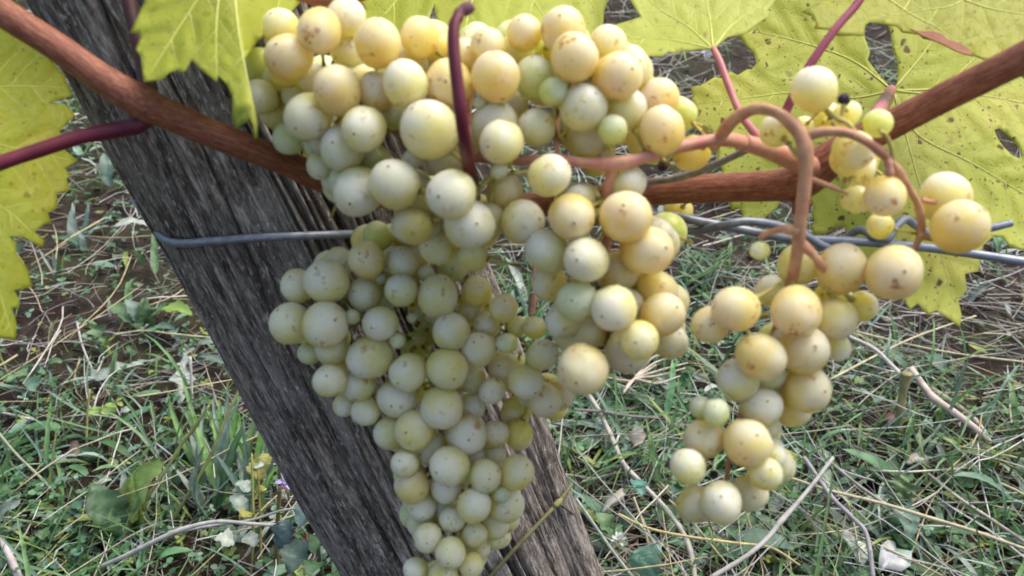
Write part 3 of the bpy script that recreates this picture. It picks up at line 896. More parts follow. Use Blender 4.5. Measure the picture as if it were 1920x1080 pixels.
# red stalk of a leaf above the frame
ls = empty('leaf_stalk', P(1470, 214, .33))
setp(ls, 'slender red leaf stalk slanting up behind the top right grape', 'stalk')
V, T = ptube([(1640, -60, .325, 8), (1612, 0, .322, 8), (1570, 50, .320, 8), (1530, 105, .320, 8.5), (1500, 155, .322, 8.5), (1474, 208, .326, 9), (1462, 240, .330, 9), (1480, 300, .336, 9)], 8, 12, .02, 21)
obj('stalk', mesh_np('stalk', V, T, True, [M_ROSE]), ls)

# ------------------------------------------------------------------ grapes
def grape_mesh(mat, seed):
    r_ = np.random.default_rng(seed)
    nlat, nlon = 15, 22
    lat = np.concatenate([[.035, .065, .10], np.linspace(.2, math.pi - .14, nlat)])
    ph = r_.random(4) * 6.28
    flats = []
    for _ in range(4):
        f3 = r_.normal(size=3); f3 /= np.linalg.norm(f3)
        if abs(f3[2]) < .75: flats.append(tuple(f3))
    V = [(0, 0, 1.015)]
    for li, a in enumerate(lat):
        for k in range(nlon):
            b = k * 2 * math.pi / nlon
            q = 1 + .022 * math.cos(2 * b + ph[0]) * math.sin(a) + .018 * math.cos(a * 2 + ph[1]) + .012 * math.cos(3 * b + ph[2]) * math.sin(a)
            for (nx, ny, nz) in flats:
                dq = nx * math.sin(a) * math.cos(b) + ny * math.sin(a) * math.sin(b) + nz * math.cos(a)
                if dq > .5: q = min(q, .935 / dq if dq > .935 else q)
            if li == 0: q *= 1.022
            if li == 1: q *= 1.008
            V.append((q * math.sin(a) * math.cos(b), q * math.sin(a) * math.sin(b), q * math.cos(a) * 1.03))
    V.append((0, 0, -1.0))
    n = len(lat); F_ = []; mi = []
    for k in range(nlon):
        F_.append((0, 1 + k, 1 + (k + 1) % nlon)); mi.append(1)
    for i in range(n - 1):
        for k in range(nlon):
            a = 1 + i * nlon + k; b = 1 + i * nlon + (k + 1) % nlon
            F_ += [(a, a + nlon, b + nlon), (a, b + nlon, b)]; mi += [1 if i < 1 else 0] * 2
    e = len(V) - 1
    for k in range(nlon):
        F_.append((1 + (n - 1) * nlon + k, e, 1 + (n - 1) * nlon + (k + 1) % nlon)); mi.append(0)
    return mesh_np('grape', np.array(V), np.array(F_), True, [mat, M_SCAR], mi=mi)
GMESH = {k: [grape_mesh(m, 10 * i + j) for j in range(5)] for i, (k, m) in enumerate(GM.items())}
def ped_mesh():
    z = np.array([0, .06, .14, .3, .7, 1.0]); r = np.array([.0012, .0013, .0009, .0006, .0006, .0008])
    V, T = tube_geo(np.stack([z * 0, z * 0, z], 1), r, 7)
    return mesh_np('pedicel', V, T, True, [M_PED])
PMESH = ped_mesh()
def raisin_mesh():
    bm = bmesh.new(); bmesh.ops.create_icosphere(bm, subdivisions=3, radius=1)
    for v in bm.verts:
        c = v.co
        q = 1 - .16 * abs(math.sin(c.x * 5 + c.y * 3)) - .12 * abs(math.sin(c.y * 7 - c.z * 4)) + .08 * math.sin(c.z * 6)
        v.co = c * q
    m = bpy.data.meshes.new('shrivelled_grape'); bm.to_mesh(m); bm.free()
    for p in m.polygons: p.use_smooth = True
    m.materials.append(M_RAISIN)
    return m
RMESH = raisin_mesh()

PLACED = []                                              # (pos, radius) of every berry in the scene

def push(x, y, rpx, d, dmax, slack=.93):
    """slides a berry back along its line of sight until it touches but does not cut its neighbours"""
    if PLACED:
        Q = np.array([q[:] for q, rq in PLACED]); RQ = np.array([rq for q, rq in PLACED])
    while True:
        p = P(x, y, d); r = rpx * d / F
        hit = bool(PLACED) and bool((np.linalg.norm(Q - np.array(p[:]), axis=1) < slack * (r + RQ)).any())
        if not hit or d > dmax: return p, r, d, hit
        d += .0010

def bunch(label, base, stems, stem_mat, grapes, d0, lay, dmax, raisins=(), fill=0, fillmax=None, cols='aywpg', wts=(3, 3, 5, 2, 1), seed=0, shape=None, green_small=19):
    r_ = random.Random(seed)
    root = empty('grape_bunch', P(*base))
    setp(root, label, 'grapes', 'grape bunches hanging from the vine')
    nodes = []
    for i, (pts, mt) in enumerate(stems):
        C = catmull([P(a, b, c) for a, b, c, r in pts], 8)
        rad = np.interp(np.linspace(0, len(pts) - 1, len(C)), np.arange(len(pts)), [r * .8 * c / F for a, b, c, r in pts])
        kn = np.random.default_rng(seed * 50 + i)
        for q in kn.random(3):                            # swollen joints
            rad = rad * (1 + .22 * np.exp(-((np.linspace(0, 1, len(C)) - q) * len(C) / 2.2) ** 2))
        V, T = tube_geo(C, rad, 14, .085, seed * 10 + i)
        obj('stem', mesh_np('stem', V, T, True, [mt]), root)
        nodes += [Vector(c) for c in C]
    loc = Vector(root.location)
    def add(p, r, key, mesh=None, name='grape'):
        near = min(nodes, key=lambda q: (q - p).length)
        out = (p - near); dist = out.length
        out.normalize()
        dirv = (out + Vector((r_.gauss(0, .55), r_.gauss(0, .55), r_.gauss(0, .55) + .40)) + CZ * .35).normalized()  # tilted up and to the viewer, so the painted pale end reads as skylit
        o = bpy.data.objects.new(name, mesh or r_.choice(GMESH[key]))
        col.objects.link(o); o.parent = root
        o.location = p - loc
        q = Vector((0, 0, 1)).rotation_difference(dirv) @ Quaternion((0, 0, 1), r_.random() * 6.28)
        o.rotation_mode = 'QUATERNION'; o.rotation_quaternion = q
        s = r * r_.uniform(.98, 1.07)
        o.scale = (r * r_.uniform(.97, 1.02), r * r_.uniform(.95, 1.01), s)
        # pedicel, sub-part of its berry
        if mesh is None:
            pd = bpy.data.objects.new('pedicel', PMESH); col.objects.link(pd); pd.parent = o
            tgt = near - p
            ln = min(max(tgt.length - r * .95, .004), .012)
            tl = (q.inverted() @ tgt).normalized()
            tl = Vector((tl.x, tl.y, min(tl.z, -.3))).normalized()
            pd.rotation_mode = 'QUATERNION'; pd.rotation_quaternion = Vector((0, 0, 1)).rotation_difference(tl)
            pd.location = tl * .96
            k = 1.0 / r
            sc = .6 if r < .005 else 1.0
            pd.scale = (k * sc, k * sc, k * ln)
    for g in sorted(grapes, key=lambda g: g[3]):
        x, y, rp, ly = g[:4]
        key = g[4] if len(g) > 4 else (r_.choices(cols, wts)[0] if rp > green_small else 'g')
        d = d0 + ly * lay + (shape(x, y) if shape else 0)
        p, r, d, hit = push(x, y, rp * 1.035 if rp > 22 else rp, d, dmax, .90)
        PLACED.append((p, r)); add(p, r, key)
    for x, y, rp, ly in raisins:
        d = d0 + ly * lay
        p, r, d, hit = push(x, y, rp, d, dmax)
        PLACED.append((p, r)); add(p, r, 'a', RMESH, 'shrivelled_grape')
    # berries deeper in the bunch, seen through the gaps
    tries = 0; n = 0
    while n < fill and tries < fill * 60:
        tries += 1
        g = r_.choice(grapes)
        if g[2] < 22: continue
        x = g[0] + r_.uniform(-.75, .75) * g[2]; y = g[1] + r_.uniform(-.75, .75) * g[2]
        if not any(math.hypot(x - h[0], y - h[1]) < h[2] * .75 for h in grapes if h is not g): continue
        d = d0 + 1.6 * lay + (shape(x, y) if shape else 0)
        rp = r_.uniform(.0058, .0072) * F / (d + .015)
        p, r, d, hit = push(x, y, rp, d, fillmax or dmax, .80)
        if hit: continue
        PLACED.append((p, r)); add(p, r, r_.choices('aygw', (2, 3, 3, 1))[0]); n += 1
    return root

A = [(527, 52, 34, 1, 'y'), (541, 107, 42, 0, 'a'), (599, 57, 41, 0, 'a'), (648, 34, 36, 1, 'w'), (708, 81, 43, 0, 'a'), (788, 70, 37, 1, 'a'), (767, 119, 36, 1, 'w'), (760, 157, 43, 0, 'w'), (653, 97, 32, 1.4, 'w'), (633, 171, 43, 0, 'p'),
     (670, 140, 30, 2, 'w'), (588, 147, 28, 2, 'w'), (706, 172, 36, 1, 'p'), (577, 219, 44, 0, 'w'), (682, 242, 42, 0, 'w'), (805, 243, 55, 0, 'w'), (842, 157, 45, .8, 'a'), (930, 145, 44, 0, 'p'), (487, 182, 33, 2, 'w'), (485, 122, 32, 2.4, 'g'),
     (527, 152, 33, 2, 'y'), (643, 278, 43, 1, 'w'), (522, 212, 33, 2.2, 'y'), (545, 258, 32, 3, 'g'), (900, 193, 13, .5, 'g'), (983, 62, 33, 1.2, 'a'), (1056, 57, 43, 0, 'a'), (1077, 107, 44, -.4, 'p'), (1139, 86, 36, 1, 'w'), (1157, 143, 45, 0, 'p'),
     (1188, 133, 36, 1, 'y'), (1004, 146, 39, 1, 'g'), (1037, 172, 26, 0, 'g'), (1093, 203, 43, 0, 'w'), (1149, 243, 27, 0, 'g'), (1173, 209, 39, 1, 'w'), (1235, 184, 37, 1, 'p'), (1242, 245, 42, 0, 'p'), (1282, 213, 25, 2, 'g'), (941, 266, 40, -.3, 'w'), (928, 235, 44, .7, 'w'),
     (1006, 240, 34, 1, 'w'), (915, 86, 33, 1, 'a'), (1100, 258, 38, 2, 'y'), (1296, 288, 33, 2.6, 'a'), (972, 92, 30, 2, 'y'), (872, 108, 36, 1.6, 'a'), (820, 90, 32, 2.2, 'a'), (672, 359, 47, 1, 'w'), (740, 345, 47, 0, 'w'), (602, 308, 27, 2, 'w'), (632, 335, 31, 2, 'w'),
     (846, 364, 47, -.6, 'w'), (880, 421, 46, -.2, 'w'), (913, 411, 32, 1, 'w'), (946, 360, 35, 2, 'a'), (981, 416, 40, 1.4, 'w'), (1030, 329, 39, -.8, 'w'), (936, 321, 16, 0, 'g'), (790, 368, 36, 2, 'y'), (794, 414, 34, 3, 'w'), (823, 463, 35, 3, 'y'), (763, 424, 29, 3.2, 'g'),
     (888, 480, 28, 3, 'y'), (773, 299, 20, 1, 'w'), (836, 302, 36, 2, 'w'), (1072, 406, 43, 0, 'a'), (1088, 374, 29, 1, 'w'), (1173, 406, 48, -.3, 'a'), (1176, 344, 34, .8, 'w'), (1099, 487, 43, -.2, 'w'), (1027, 472, 40, .8, 'w'), (1213, 470, 47, 0, 'a'), (1230, 442, 30, 1, 'w'),
     (1158, 512, 40, 2, 'a'), (1232, 545, 36, 1.4, 'a'), (1272, 396, 28, 11.8, 'a'), (1082, 565, 38, 0, 'g'), (1151, 578, 42, -.3, 'w'), (1242, 590, 41, .6, 'a'), (1199, 637, 37, -.2, 'y'), (1093, 692, 47, 0, 'p'), (1176, 658, 42, 1, 'a'), (1257, 640, 33, 2, 'w'), (1054, 604, 31, 2, 'w'),
     (1098, 628, 38, 2.2, 'y'), (1030, 530, 33, 2, 'a'), (1185, 555, 36, 2.4, 'a'), (560, 180, 30, 2.6, 'y'), (740, 210, 32, 2.4, 'g'), (1060, 232, 30, 2.6, 'g'), (880, 270, 34, 2.4, 'y'), (1205, 268, 30, 2.4, 'y'), (600, 268, 30, 2.4, 'g'), (700, 300, 30, 2.6, 'g'), (960, 200, 30, 2.4, 'y'), (1120, 300, 30, 3, 'y')]
SA = [([(1395, 268, .301, 16), (1350, 262, .296, 16), (1270, 276, .2885, 15), (1190, 301, .284, 15), (1150, 307, .284, 17), (1100, 306, .2855, 13), (1040, 300, .288, 13), (970, 300, .294, 12), (900, 296, .302, 11), (800, 270, .31, 10), (690, 220, .315, 8), (600, 160, .318, 6)], M_PINK),
      ([(1152, 306, .284, 14), (1143, 350, .289, 13), (1138, 450, .300, 11), (1130, 560, .306, 9), (1140, 660, .310, 6)], M_PINK),
      ([(1050, 302, .288, 8), (1044, 270, .290, 7), (1045, 230, .300, 6), (1080, 150, .306, 5)], M_TAN),
      ([(960, 302, .295, 7), (930, 325, .290, 6), (905, 345, .289, 5), (880, 390, .295, 5)], M_PED),
      ([(935, 322, .289, 5), (920, 370, .296, 4), (925, 395, .30, 4)], M_PED),
      ([(940, 330, .288, 4), (970, 325, .286, 4), (1000, 322, .285, 4)], M_PED),
      ([(800, 270, .31, 7), (770, 310, .313, 6), (790, 400, .32, 6), (830, 450, .325, 5)], M_TAN),
      ([(900, 296, .302, 8), (880, 200, .308, 6), (930, 110, .312, 5), (1000, 90, .312, 4)], M_TAN)]
def shA(x, y):
    return .012 * ((x - 950) / 400) ** 2 * (1 if x < 950 else .6)
bunch('large white grape bunch high across the picture centre with dangling lower lobe', (1395, 268, .301), SA, None, A, .2805,   .0085, .358, raisins=[(1243, 312, 11, 3)], fill=165, seed=1, shape=shA)

C_ = [(706, 442, 27, 2, 'g'), (742, 444, 26, 2, 'g'), (776, 474, 28, 2, 'y'), (613, 528, 40, 0, 'w'), (558, 536, 32, 1, 'w'), (545, 607, 38, .4, 'w'), (609, 609, 43, -.4, 'w'), (687, 487, 35, 0, 'a'), (636, 492, 28, 1, 'w'), (755, 493, 30, .3, 'w'), (682, 552, 30, 1, 'w'), (752, 545, 30, 0, 'w'),
      (821, 555, 38, 0, 'w'), (713, 607, 33, 0, 'w'), (661, 594, 15, 0, 'g'), (714, 523, 11, 1, 'g'), (798, 513, 16, .7, 'g'), (745, 639, 15, 0, 'g'), (693, 670, 41, 0, 'w'), (766, 698, 35, 0, 'w'), (839, 691, 38, -.2, 'y'), (846, 622, 34, 0, 'w'), (897, 656, 33, 0, 'w'), (894, 547, 28, 1, 'y'), (944, 578, 27, .4, 'y'),
      (881, 581, 24, 1, 'y'), (912, 610, 25, 1, 'w'), (951, 644, 20, 0, 'g'), (580, 662, 22, 1.4, 'g'), (623, 655, 32, 1, 'w'), (618, 714, 31, 0, 'w'), (672, 721, 31, 0, 'w'), (946, 690, 30, 2, 'y'), (772, 596, 10, .8, 'g'), (885, 710, 26, 2, 'w'), (745, 746, 37, 1, 'w'), (687, 770, 27, 1, 'w'), (645, 760, 22, 2, 'w'),
      (828, 763, 38, 0, 'w'), (777, 807, 37, 0, 'y'), (733, 812, 31, 1, 'w'), (806, 838, 31, 1, 'w'), (874, 815, 38, .9, 'w'), (885, 762, 25, 1, 'w'), (922, 733, 25, 1, 'w'), (928, 814, 26, 1.5, 'a'), (972, 815, 28, 1.5, 'y'), (967, 772, 28, 2, 'y'), (843, 874, 37, 0, 'w'), (759, 870, 26, .1, 'w'), (772, 912, 32, .2, 'p'),
      (836, 912, 31, 1, 'w'), (910, 893, 31, 0, 'y'), (967, 887, 33, .2, 'y'), (939, 927, 17, .3, 'g'), (889, 948, 32, 0, 'w'), (950, 948, 33, 1, 'w'), (889, 856, 21, 2, 'w'), (928, 851, 22, 2, 'w'), (790, 948, 28, 1, 'w'), (834, 950, 25, 2, 'w'), (790, 978, 27, 1, 'w'), (802, 1008, 27, .5, 'w'), (844, 1036, 29, 0, 'w'),
      (848, 974, 24, 1, 'w'), (890, 1003, 24, 1, 'y'), (895, 1027, 24, 1, 'a'), (926, 985, 27, 1.5, 'y'), (924, 1013, 20, 1.7, 'y'), (884, 1060, 23, .5, 'y'), (832, 1078, 27, 0, 'y'), (780, 1068, 23, 1, 'w'), (1017, 665, 29, 0, 'w'), (986, 716, 31, 0, 'w'), (1020, 750, 33, 1, 'a'), (1046, 740, 30, 2, 'a'),
      (1002, 615, 22, 1, 'y'), (970, 612, 20, 1, 'g'), (720, 560, 24, 2.4, 'g'), (800, 600, 28, 2.6, 'g'), (780, 650, 28, 2.8, 'g'), (850, 840, 24, 2.4, 'y'), (700, 455, 24, 2.6, 'g'), (735, 480, 24, 2.6, 'g'), (655, 700, 26, 2.2, 'y'), (850, 500, 28, 2.6, 'g'), (812, 1100, 26, .8, 'w'), (870, 1105, 26, .8, 'y'), (840, 1140, 24, .8, 'w')]
SC = [([(870, 400, .372, 16), (862, 440, .366, 15), (850, 500, .362, 15), (838, 540, .362, 12), (825, 640, .366, 9), (835, 760, .368, 8), (850, 860, .37, 7), (855, 960, .372, 6), (845, 1060, .374, 4), (842, 1130, .375, 3)], M_CANE_STEM := M_TAN),
      ([(838, 550, .362, 8), (760, 560, .362, 6), (680, 600, .362, 5), (610, 640, .36, 4)], M_TAN),
      ([(830, 630, .365, 7), (900, 650, .362, 6), (970, 680, .36, 5), (1010, 700, .36, 4)], M_TAN),
      ([(815, 640, .355, 4), (795, 633, .350, 4), (768, 635, .348, 3.5)], M_PED), ([(815, 640, .355, 4), (800, 620, .350, 4), (782, 608, .348, 3)], M_PED), ([(815, 642, .355, 4), (795, 648, .350, 4), (776, 652, .348, 3)], M_PED),
      ([(965, 620, .352, 4), (950, 622, .352, 5), (975, 632, .352, 4), (990, 650, .352, 4)], M_PED)]
bunch('shaded grape bunch hanging lowest in front of the wooden post', (870, 400, .372), SC, None, C_, .334, .0085, .384, raisins=[(822, 647, 9, 0)], fill=130, seed=2,
      shape=lambda x, y: .00001 * max(0, y - 500))

D = [(1526, 169, 42, 0, 'w'), (1589, 213, 24, 1.5, 'w'), (1550, 218, 25, 2.2, 'y'), (1646, 231, 26, -.2, 'g'), (1454, 246, 29, 1, 'w'), (1507, 238, 20, 2.4, 'w'), (1601, 282, 37, 1, 'w'), (1607, 316, 34, 2, 'w'), (1659, 368, 37, 0, 'a'), (1606, 374, 27, .8, 'w'), (1773, 372, 46, .8, 'w'), (1800, 425, 49, -.2, 'a'),
     (1676, 511, 53, 0, 'a'), (1577, 504, 46, 1, 'a'), (1497, 497, 38, 2, 'w'), (1380, 579, 42, 0, 'p'), (1332, 609, 36, 1, 'a'), (1493, 584, 46, 0, 'p'), (1564, 599, 39, 1, 'a'), (1614, 575, 29, 1.8, 'y'), (1446, 545, 28, 2, 'w'), (1508, 657, 46, .8, 'a'), (1426, 668, 43, 0, 'p'), (1572, 653, 23, 2, 'w'),
     (1384, 712, 38, .6, 'w'), (1513, 730, 43, 1, 'a'), (1453, 716, 29, 1.6, 'y'), (1428, 762, 38, 1.2, 'w'), (1343, 773, 25, 0, 'g'), (1313, 764, 20, 1, 'g'), (1650, 424, 24, 1.4, 'y'), (1425, 470, 18, 1, 'g'), (1402, 830, 44, 0, 'p'), (1320, 822, 38, 1, 'a'), (1290, 875, 33, 0, 'w'), (1352, 942, 39, 0, 'w'),
     (1305, 945, 36, 1, 'a'), (1435, 888, 31, .2, 'y'), (1446, 858, 26, 1.2, 'w'), (1405, 925, 35, 1.6, 'a'), (1487, 766, 34, 2, 'a'), (1555, 560, 30, 2.4, 'y'), (1475, 640, 28, 2.6, 'y'), (1440, 800, 24, 2, 'y'), (1700, 300, 12, 9, 'g')]
D = D[:-1]
SD = [([(1338, 276, .303, 10), (1352, 255, .2945, 15), (1370, 230, .288, 15), (1395, 212, .283, 14), (1425, 204, .279, 14), (1465, 216, .276, 15), (1500, 250, .273, 18), (1510, 290, .273, 18), (1507, 360, .275, 16), (1501, 420, .277, 15), (1494, 475, .281, 14), (1480, 540, .290, 12), (1455, 620, .300, 10), (1420, 700, .302, 9), (1390, 780, .302, 8), (1368, 860, .300, 7), (1360, 910, .300, 5)], M_TAN),
      ([(1505, 258, .273, 14), (1540, 247, .272, 12), (1590, 250, .271, 11), (1640, 276, .272, 11), (1672, 306, .274, 10), (1700, 348, .277, 9), (1722, 385, .281, 9), (1728, 425, .284, 9), (1718, 460, .287, 7), (1708, 478, .288, 6)], M_TAN),
      ([(1500, 436, .277, 11), (1470, 430, .280, 9), (1440, 437, .283, 8), (1424, 447, .285, 6)], M_TAN),
      ([(1497, 455, .280, 12), (1525, 478, .280, 11), (1545, 505, .281, 9), (1560, 528, .283, 5)], M_TAN),
      ([(1665, 300, .273, 9), (1668, 320, .273, 8), (1664, 338, .275, 5)], M_PINK),
      ([(1728, 375, .281, 6), (1755, 380, .281, 5), (1790, 385, .282, 5), (1800, 395, .284, 7)], M_TAN),
      ([(1722, 440, .285, 7), (1745, 447, .285, 7), (1762, 452, .286, 10)], M_TAN),
      ([(1675, 308, .274, 6), (1672, 280, .272, 5), (1662, 255, .270, 4.5), (1652, 246, .270, 4)], M_PED),
      ([(1610, 256, .271, 6), (1590, 232, .272, 6), (1570, 222, .274, 6), (1545, 202, .277, 4)], M_PED),
      ([(1578, 228, .274, 4), (1580, 205, .274, 4), (1582, 192, .274, 4)], M_PED),
      ([(1500, 300, .274, 5), (1490, 285, .276, 5), (1472, 262, .280, 4)], M_PED),
      ([(1505, 330, .276, 6), (1545, 345, .278, 5), (1586, 362, .282, 4)], M_TAN),
      ([(1440, 590, .303, 5), (1400, 600, .300, 4)], M_PED)]
bunch('loose amber grape bunch on arching tan stem at the right', (1350, 262, .2965), SD, None, D, .276, .0085, .345, raisins=[(1582, 186, 14, -.2), (1408, 483, 9, 1.5), (1348, 843, 10, 1), (1338, 890, 10, 1)], fill=16, fillmax=.325, seed=3)

# ------------------------------------------------------------------ weeds and stalks on the ground
def blade_geo(base, tip, wid, arch=.02, prof='oval', K=14, fold=.25, lobes=4, seed=0, curl=0.0):
    """leaf as a surface from base to tip (world points) with midrib fold"""
    r_ = random.Random(seed)
    b = np.array(base, float); e = np.array(tip, float)
    ax = e - b; ln = np.linalg.norm(ax); ax /= ln
    sd = np.cross(ax, [0, 0, 1.0]); sd /= np.linalg.norm(sd) + 1e-9
    up = np.cross(sd, ax)
    V = []; cols_ = (-1, -.55, 0, .55, 1)
    for k in range(K + 1):
        t = k / K
        c = b + ax * ln * t + up * arch * math.sin(math.pi * t) + sd * curl * ln * math.sin(math.pi * t)
        if prof == 'oval': wq = math.sin(math.pi * min(1, t * .93 + .07) ** .9) ** .8 if 0 < t < 1 else .02
        elif prof == 'lance': wq = max(.02, (t * 6 if t < .12 else 1) * (1 - t ** 2.2) * (.6 + .5 * min(t * 1.6, 1)))
        elif prof == 'lobed':
            saw = abs(((t * lobes) % 1.0)); wq = (.22 + .9 * saw) * (.35 + .9 * t) * (1 - max(0, t - .72) / .28 * .97)
        else: wq = 1 - t
        if prof == 'oval' and wid > 0: wq *= 1 + .07 * (-1) ** k
        for q in cols_:
            wv = .10 * wid * math.sin(t * 9 + q * 2 + seed) * abs(q) + .05 * wid * math.sin(t * 23 + q * 3)
            V.append(c + sd * q * wid * .5 * wq * (1 + .08 * math.sin(t * 17 + q * 4 + seed)) + up * (abs(q) * fold * wid * .5 * wq + wv))
    T = []
    for k in range(K):
        for q in range(4):
            a = k * 5 + q
            T += [(a, a + 1, a + 6), (a, a + 6, a + 5)]
    return np.array(V), np.array(T)

def weed(name, label, cat, base, leaves, stems=(), group=None, seed=0):
    """base px,py; leaves: (bx,by,bh, tx,ty,th, width_m, prof, colour, arch)"""
    root = empty(name, G(base[0], base[1], 0))
    setp(root, label, cat, group)
    for i, (bx, by, bh, tx, ty, th, wd, prof, c, arch) in enumerate(leaves):
        wd *= .68 if name == 'nettle' else .9
        V, T = blade_geo(G(bx, by, bh), G(tx, ty, th), wd, arch, prof, seed=seed + i, curl=random.uniform(-.06, .06), K=26 if prof == 'lobed' else 14, lobes=random.choice((4, 5)))
        cc = np.array(c) * random.uniform(.85, 1.15) * 1.2
        o = obj('leaf', mesh_np('leaf', V, T, True, [M_HERB], tint=np.tile(cc * (.72 if name == 'nettle' else 1), (len(V), 1)) * np.tile(np.array([.92, 1, 1.25, 1, .92]), len(V) // 5)[:, None]), root)
    for i, (pts, c) in enumerate(stems):
        V, T = gtube(pts, seed=seed + i)
        obj('stem', mesh_np('stem', V, T, True, [M_STRAW], tint=np.tile(np.array(c), (len(V), 1))), root)
    return root

OLV = (.22, .26, .10); GG = (.11, .19, .08); GD = (.07, .14, .06); GS = (.25, .31, .25); GY = (.26, .30, .07); GB = (.14, .21, .16); GP = (.36, .40, .33)
weed('dandelion', 'jagged dandelion leaves lying left of the post, one silvery underside up', 'weed', (345, 655), [
    (348, 650, .015, 338, 762, .03, .038, 'lobed', GP, .012), (300, 672, .015, 130, 728, .02, .032, 'lobed', GS, .01), (365, 655, .02, 408, 640, .04, .022, 'oval', GS, .004), (372, 668, .02, 426, 684, .03, .014, 'oval', GB, .004), (338, 645, .02, 320, 615, .03, .02, 'lobed', GB, .004)])
weed('rosette_weed', 'broad round leaved green weed rosette touching the post, below the wire', 'weed', (270, 612), [
    (268, 615, .01, 203, 570, .03, .030, 'oval', GG, .01), (262, 608, .01, 232, 560, .05, .028, 'oval', GB, .01), (280, 606, .01, 268, 556, .05, .024, 'oval', GG, .01), (292, 610, .01, 318, 570, .05, .03, 'oval', GG, .01), (275, 620, .01, 330, 618, .03, .022, 'oval', GB, .006), (300, 575, .02, 362, 592, .05, .034, 'oval', (.20, .30, .06), .006)])
weed('plantain', 'pale grey green lance leaves beside the wire loop', 'weed', (250, 470), [
    (286, 424, .05, 208, 426, .06, .026, 'oval', GP, .008), (290, 520, .01, 286, 430, .06, .018, 'lance', GG, .004), (268, 500, .0, 238, 470, .05, .02, 'lance', GG, .01), (205, 350, .01, 196, 285, .06, .028, 'oval', GB, .01), (190, 330, .02, 152, 296, .06, .014, 'lance', GP, .01)])
weed('plantain', 'two upright silvery lance leaves beside the left vine leaf', 'weed', (150, 470), [
    (146, 470, .0, 136, 380, .07, .024, 'lance', GS, .006), (156, 470, .0, 166, 380, .07, .018, 'lance', GB, .006), (158, 475, .0, 146, 430, .04, .016, 'lance', GS, .004)])
weed('grass_tuft', 'pale grass tuft with fanned blades under the left vine leaf', 'grass tuft', (112, 530), [
    (110, 528, .0, 70, 462, .06, .007, 'lance', GP, .004), (112, 528, .0, 98, 470, .07, .010, 'lance', GS, .004), (114, 528, .0, 132, 440, .09, .008, 'lance', (.3, .36, .2), .004), (112, 530, .0, 110, 475, .07, .009, 'lance', GG, .004), (116, 528, .0, 122, 480, .06, .009, 'lance', (.25, .33, .1), .004)])
tuft = []
for k in range(40):
    bx = random.uniform(385, 510); by = random.uniform(905, 1000)
    tx = bx + random.uniform(-90, 60); ty = by - random.uniform(90, 230)
    tuft.append((bx, by, .0, tx, ty, random.uniform(.03, .13), random.uniform(.009, .018), 'lance', random.choice([GG, GB, GS, (.13, .26, .06), (.10, .22, .05), GD]), random.uniform(.005, .02)))
weed('grass_tuft', 'big tuft of broad green grass blades beside the foot of the post at left', 'grass tuft', (450, 950), tuft, seed=40)
weed('broadleaf_weed', 'dark green weed with large oval leaves near the lower left corner', 'weed', (250, 1010), [
    (222, 1010, .02, 168, 905, .08, .05, 'oval', GD, .012), (258, 1000, .02, 300, 858, .10, .055, 'oval', (.16, .24, .06), .012), (270, 990, .02, 262, 870, .09, .026, 'oval', (.20, .29, .06), .01), (232, 990, .03, 282, 930, .05, .05, 'oval', (.19, .24, .05), .008), (215, 1015, .02, 205, 940, .06, .03, 'oval', GG, .01)])
clov = []
for k in range(30):
    cx_, cy_ = random.uniform(70, 160), random.uniform(955, 1060)
    a = random.random() * 6.28
    clov.append((cx_, cy_, random.uniform(.02, .05), cx_ + 20 * math.cos(a), cy_ + 16 * math.sin(a), random.uniform(.02, .05), random.uniform(.012, .018), 'oval', random.choice([GD, GG, (.09, .2, .12)]), .002))
weed('clover_clump', 'dense blue green clover clump in the lower left corner', 'clover', (110, 1010), clov, seed=80)
net_ = []
for k, (bx, by, tx, ty, wd) in enumerate([(560, 1010, 545, 1078, .040), (600, 960, 640, 985, .034), (590, 960, 560, 990, .036), (655, 1000, 600, 1028, .038), (640, 960, 690, 970, .036), (600, 1060, 570, 1080, .03), (720, 1040, 660, 1075, .045), (640, 1060, 655, 1090, .03), (610, 1010, 585, 1040, .03), (545, 975, 525, 1030, .034)]):
    net_.append((bx, by, .13 + .012 * (k % 4), tx, ty, .12 + .02 * (k % 3), wd, 'oval', random.choice([(.06, .12, .09), GD, GB, (.10, .17, .16)]), .006))
weed('nettle', 'dark bluish green toothed leaf weed growing at the foot of the post', 'weed', (600, 1085), net_,
     stems=[([(610, 1100, .0, .002), (600, 1050, .07, .002), (590, 975, .15, .0015)], GD), ([(640, 1110, .0, .002), (650, 1040, .09, .0015), (660, 985, .15, .0012)], GD)], seed=120)
sprig = []
for (bx, by, tx, ty, wd, c) in [(478, 900, 505, 850, .030, (.24, .24, .06)), (470, 880, 500, 872, .016, GP), (470, 920, 440, 905, .018, GS), (460, 960, 430, 930, .02, GS), (480, 930, 500, 915, .018, (.28, .28, .05)), (474, 965, 450, 972, .02, (.26, .25, .05)), (455, 1010, 482, 1022, .02, GP), (440, 1020, 400, 1012, .024, GP)]:
    sprig.append((bx, by, .07, tx, ty, .08, wd, 'oval', c, .003))
weed('toothed_weed', 'yellowing toothed sprig between the grass tuft and the brown stem', 'weed', (470, 1060), sprig,
     stems=[([(470, 1080, .0, .0018), (475, 980, .06, .0016), (472, 850, .12, .0012)], (.24, .25, .07)), ([(490, 1080, .0, .0016), (488, 980, .05, .0014), (484, 880, .1, .001)], (.26, .2, .06))], seed=140)

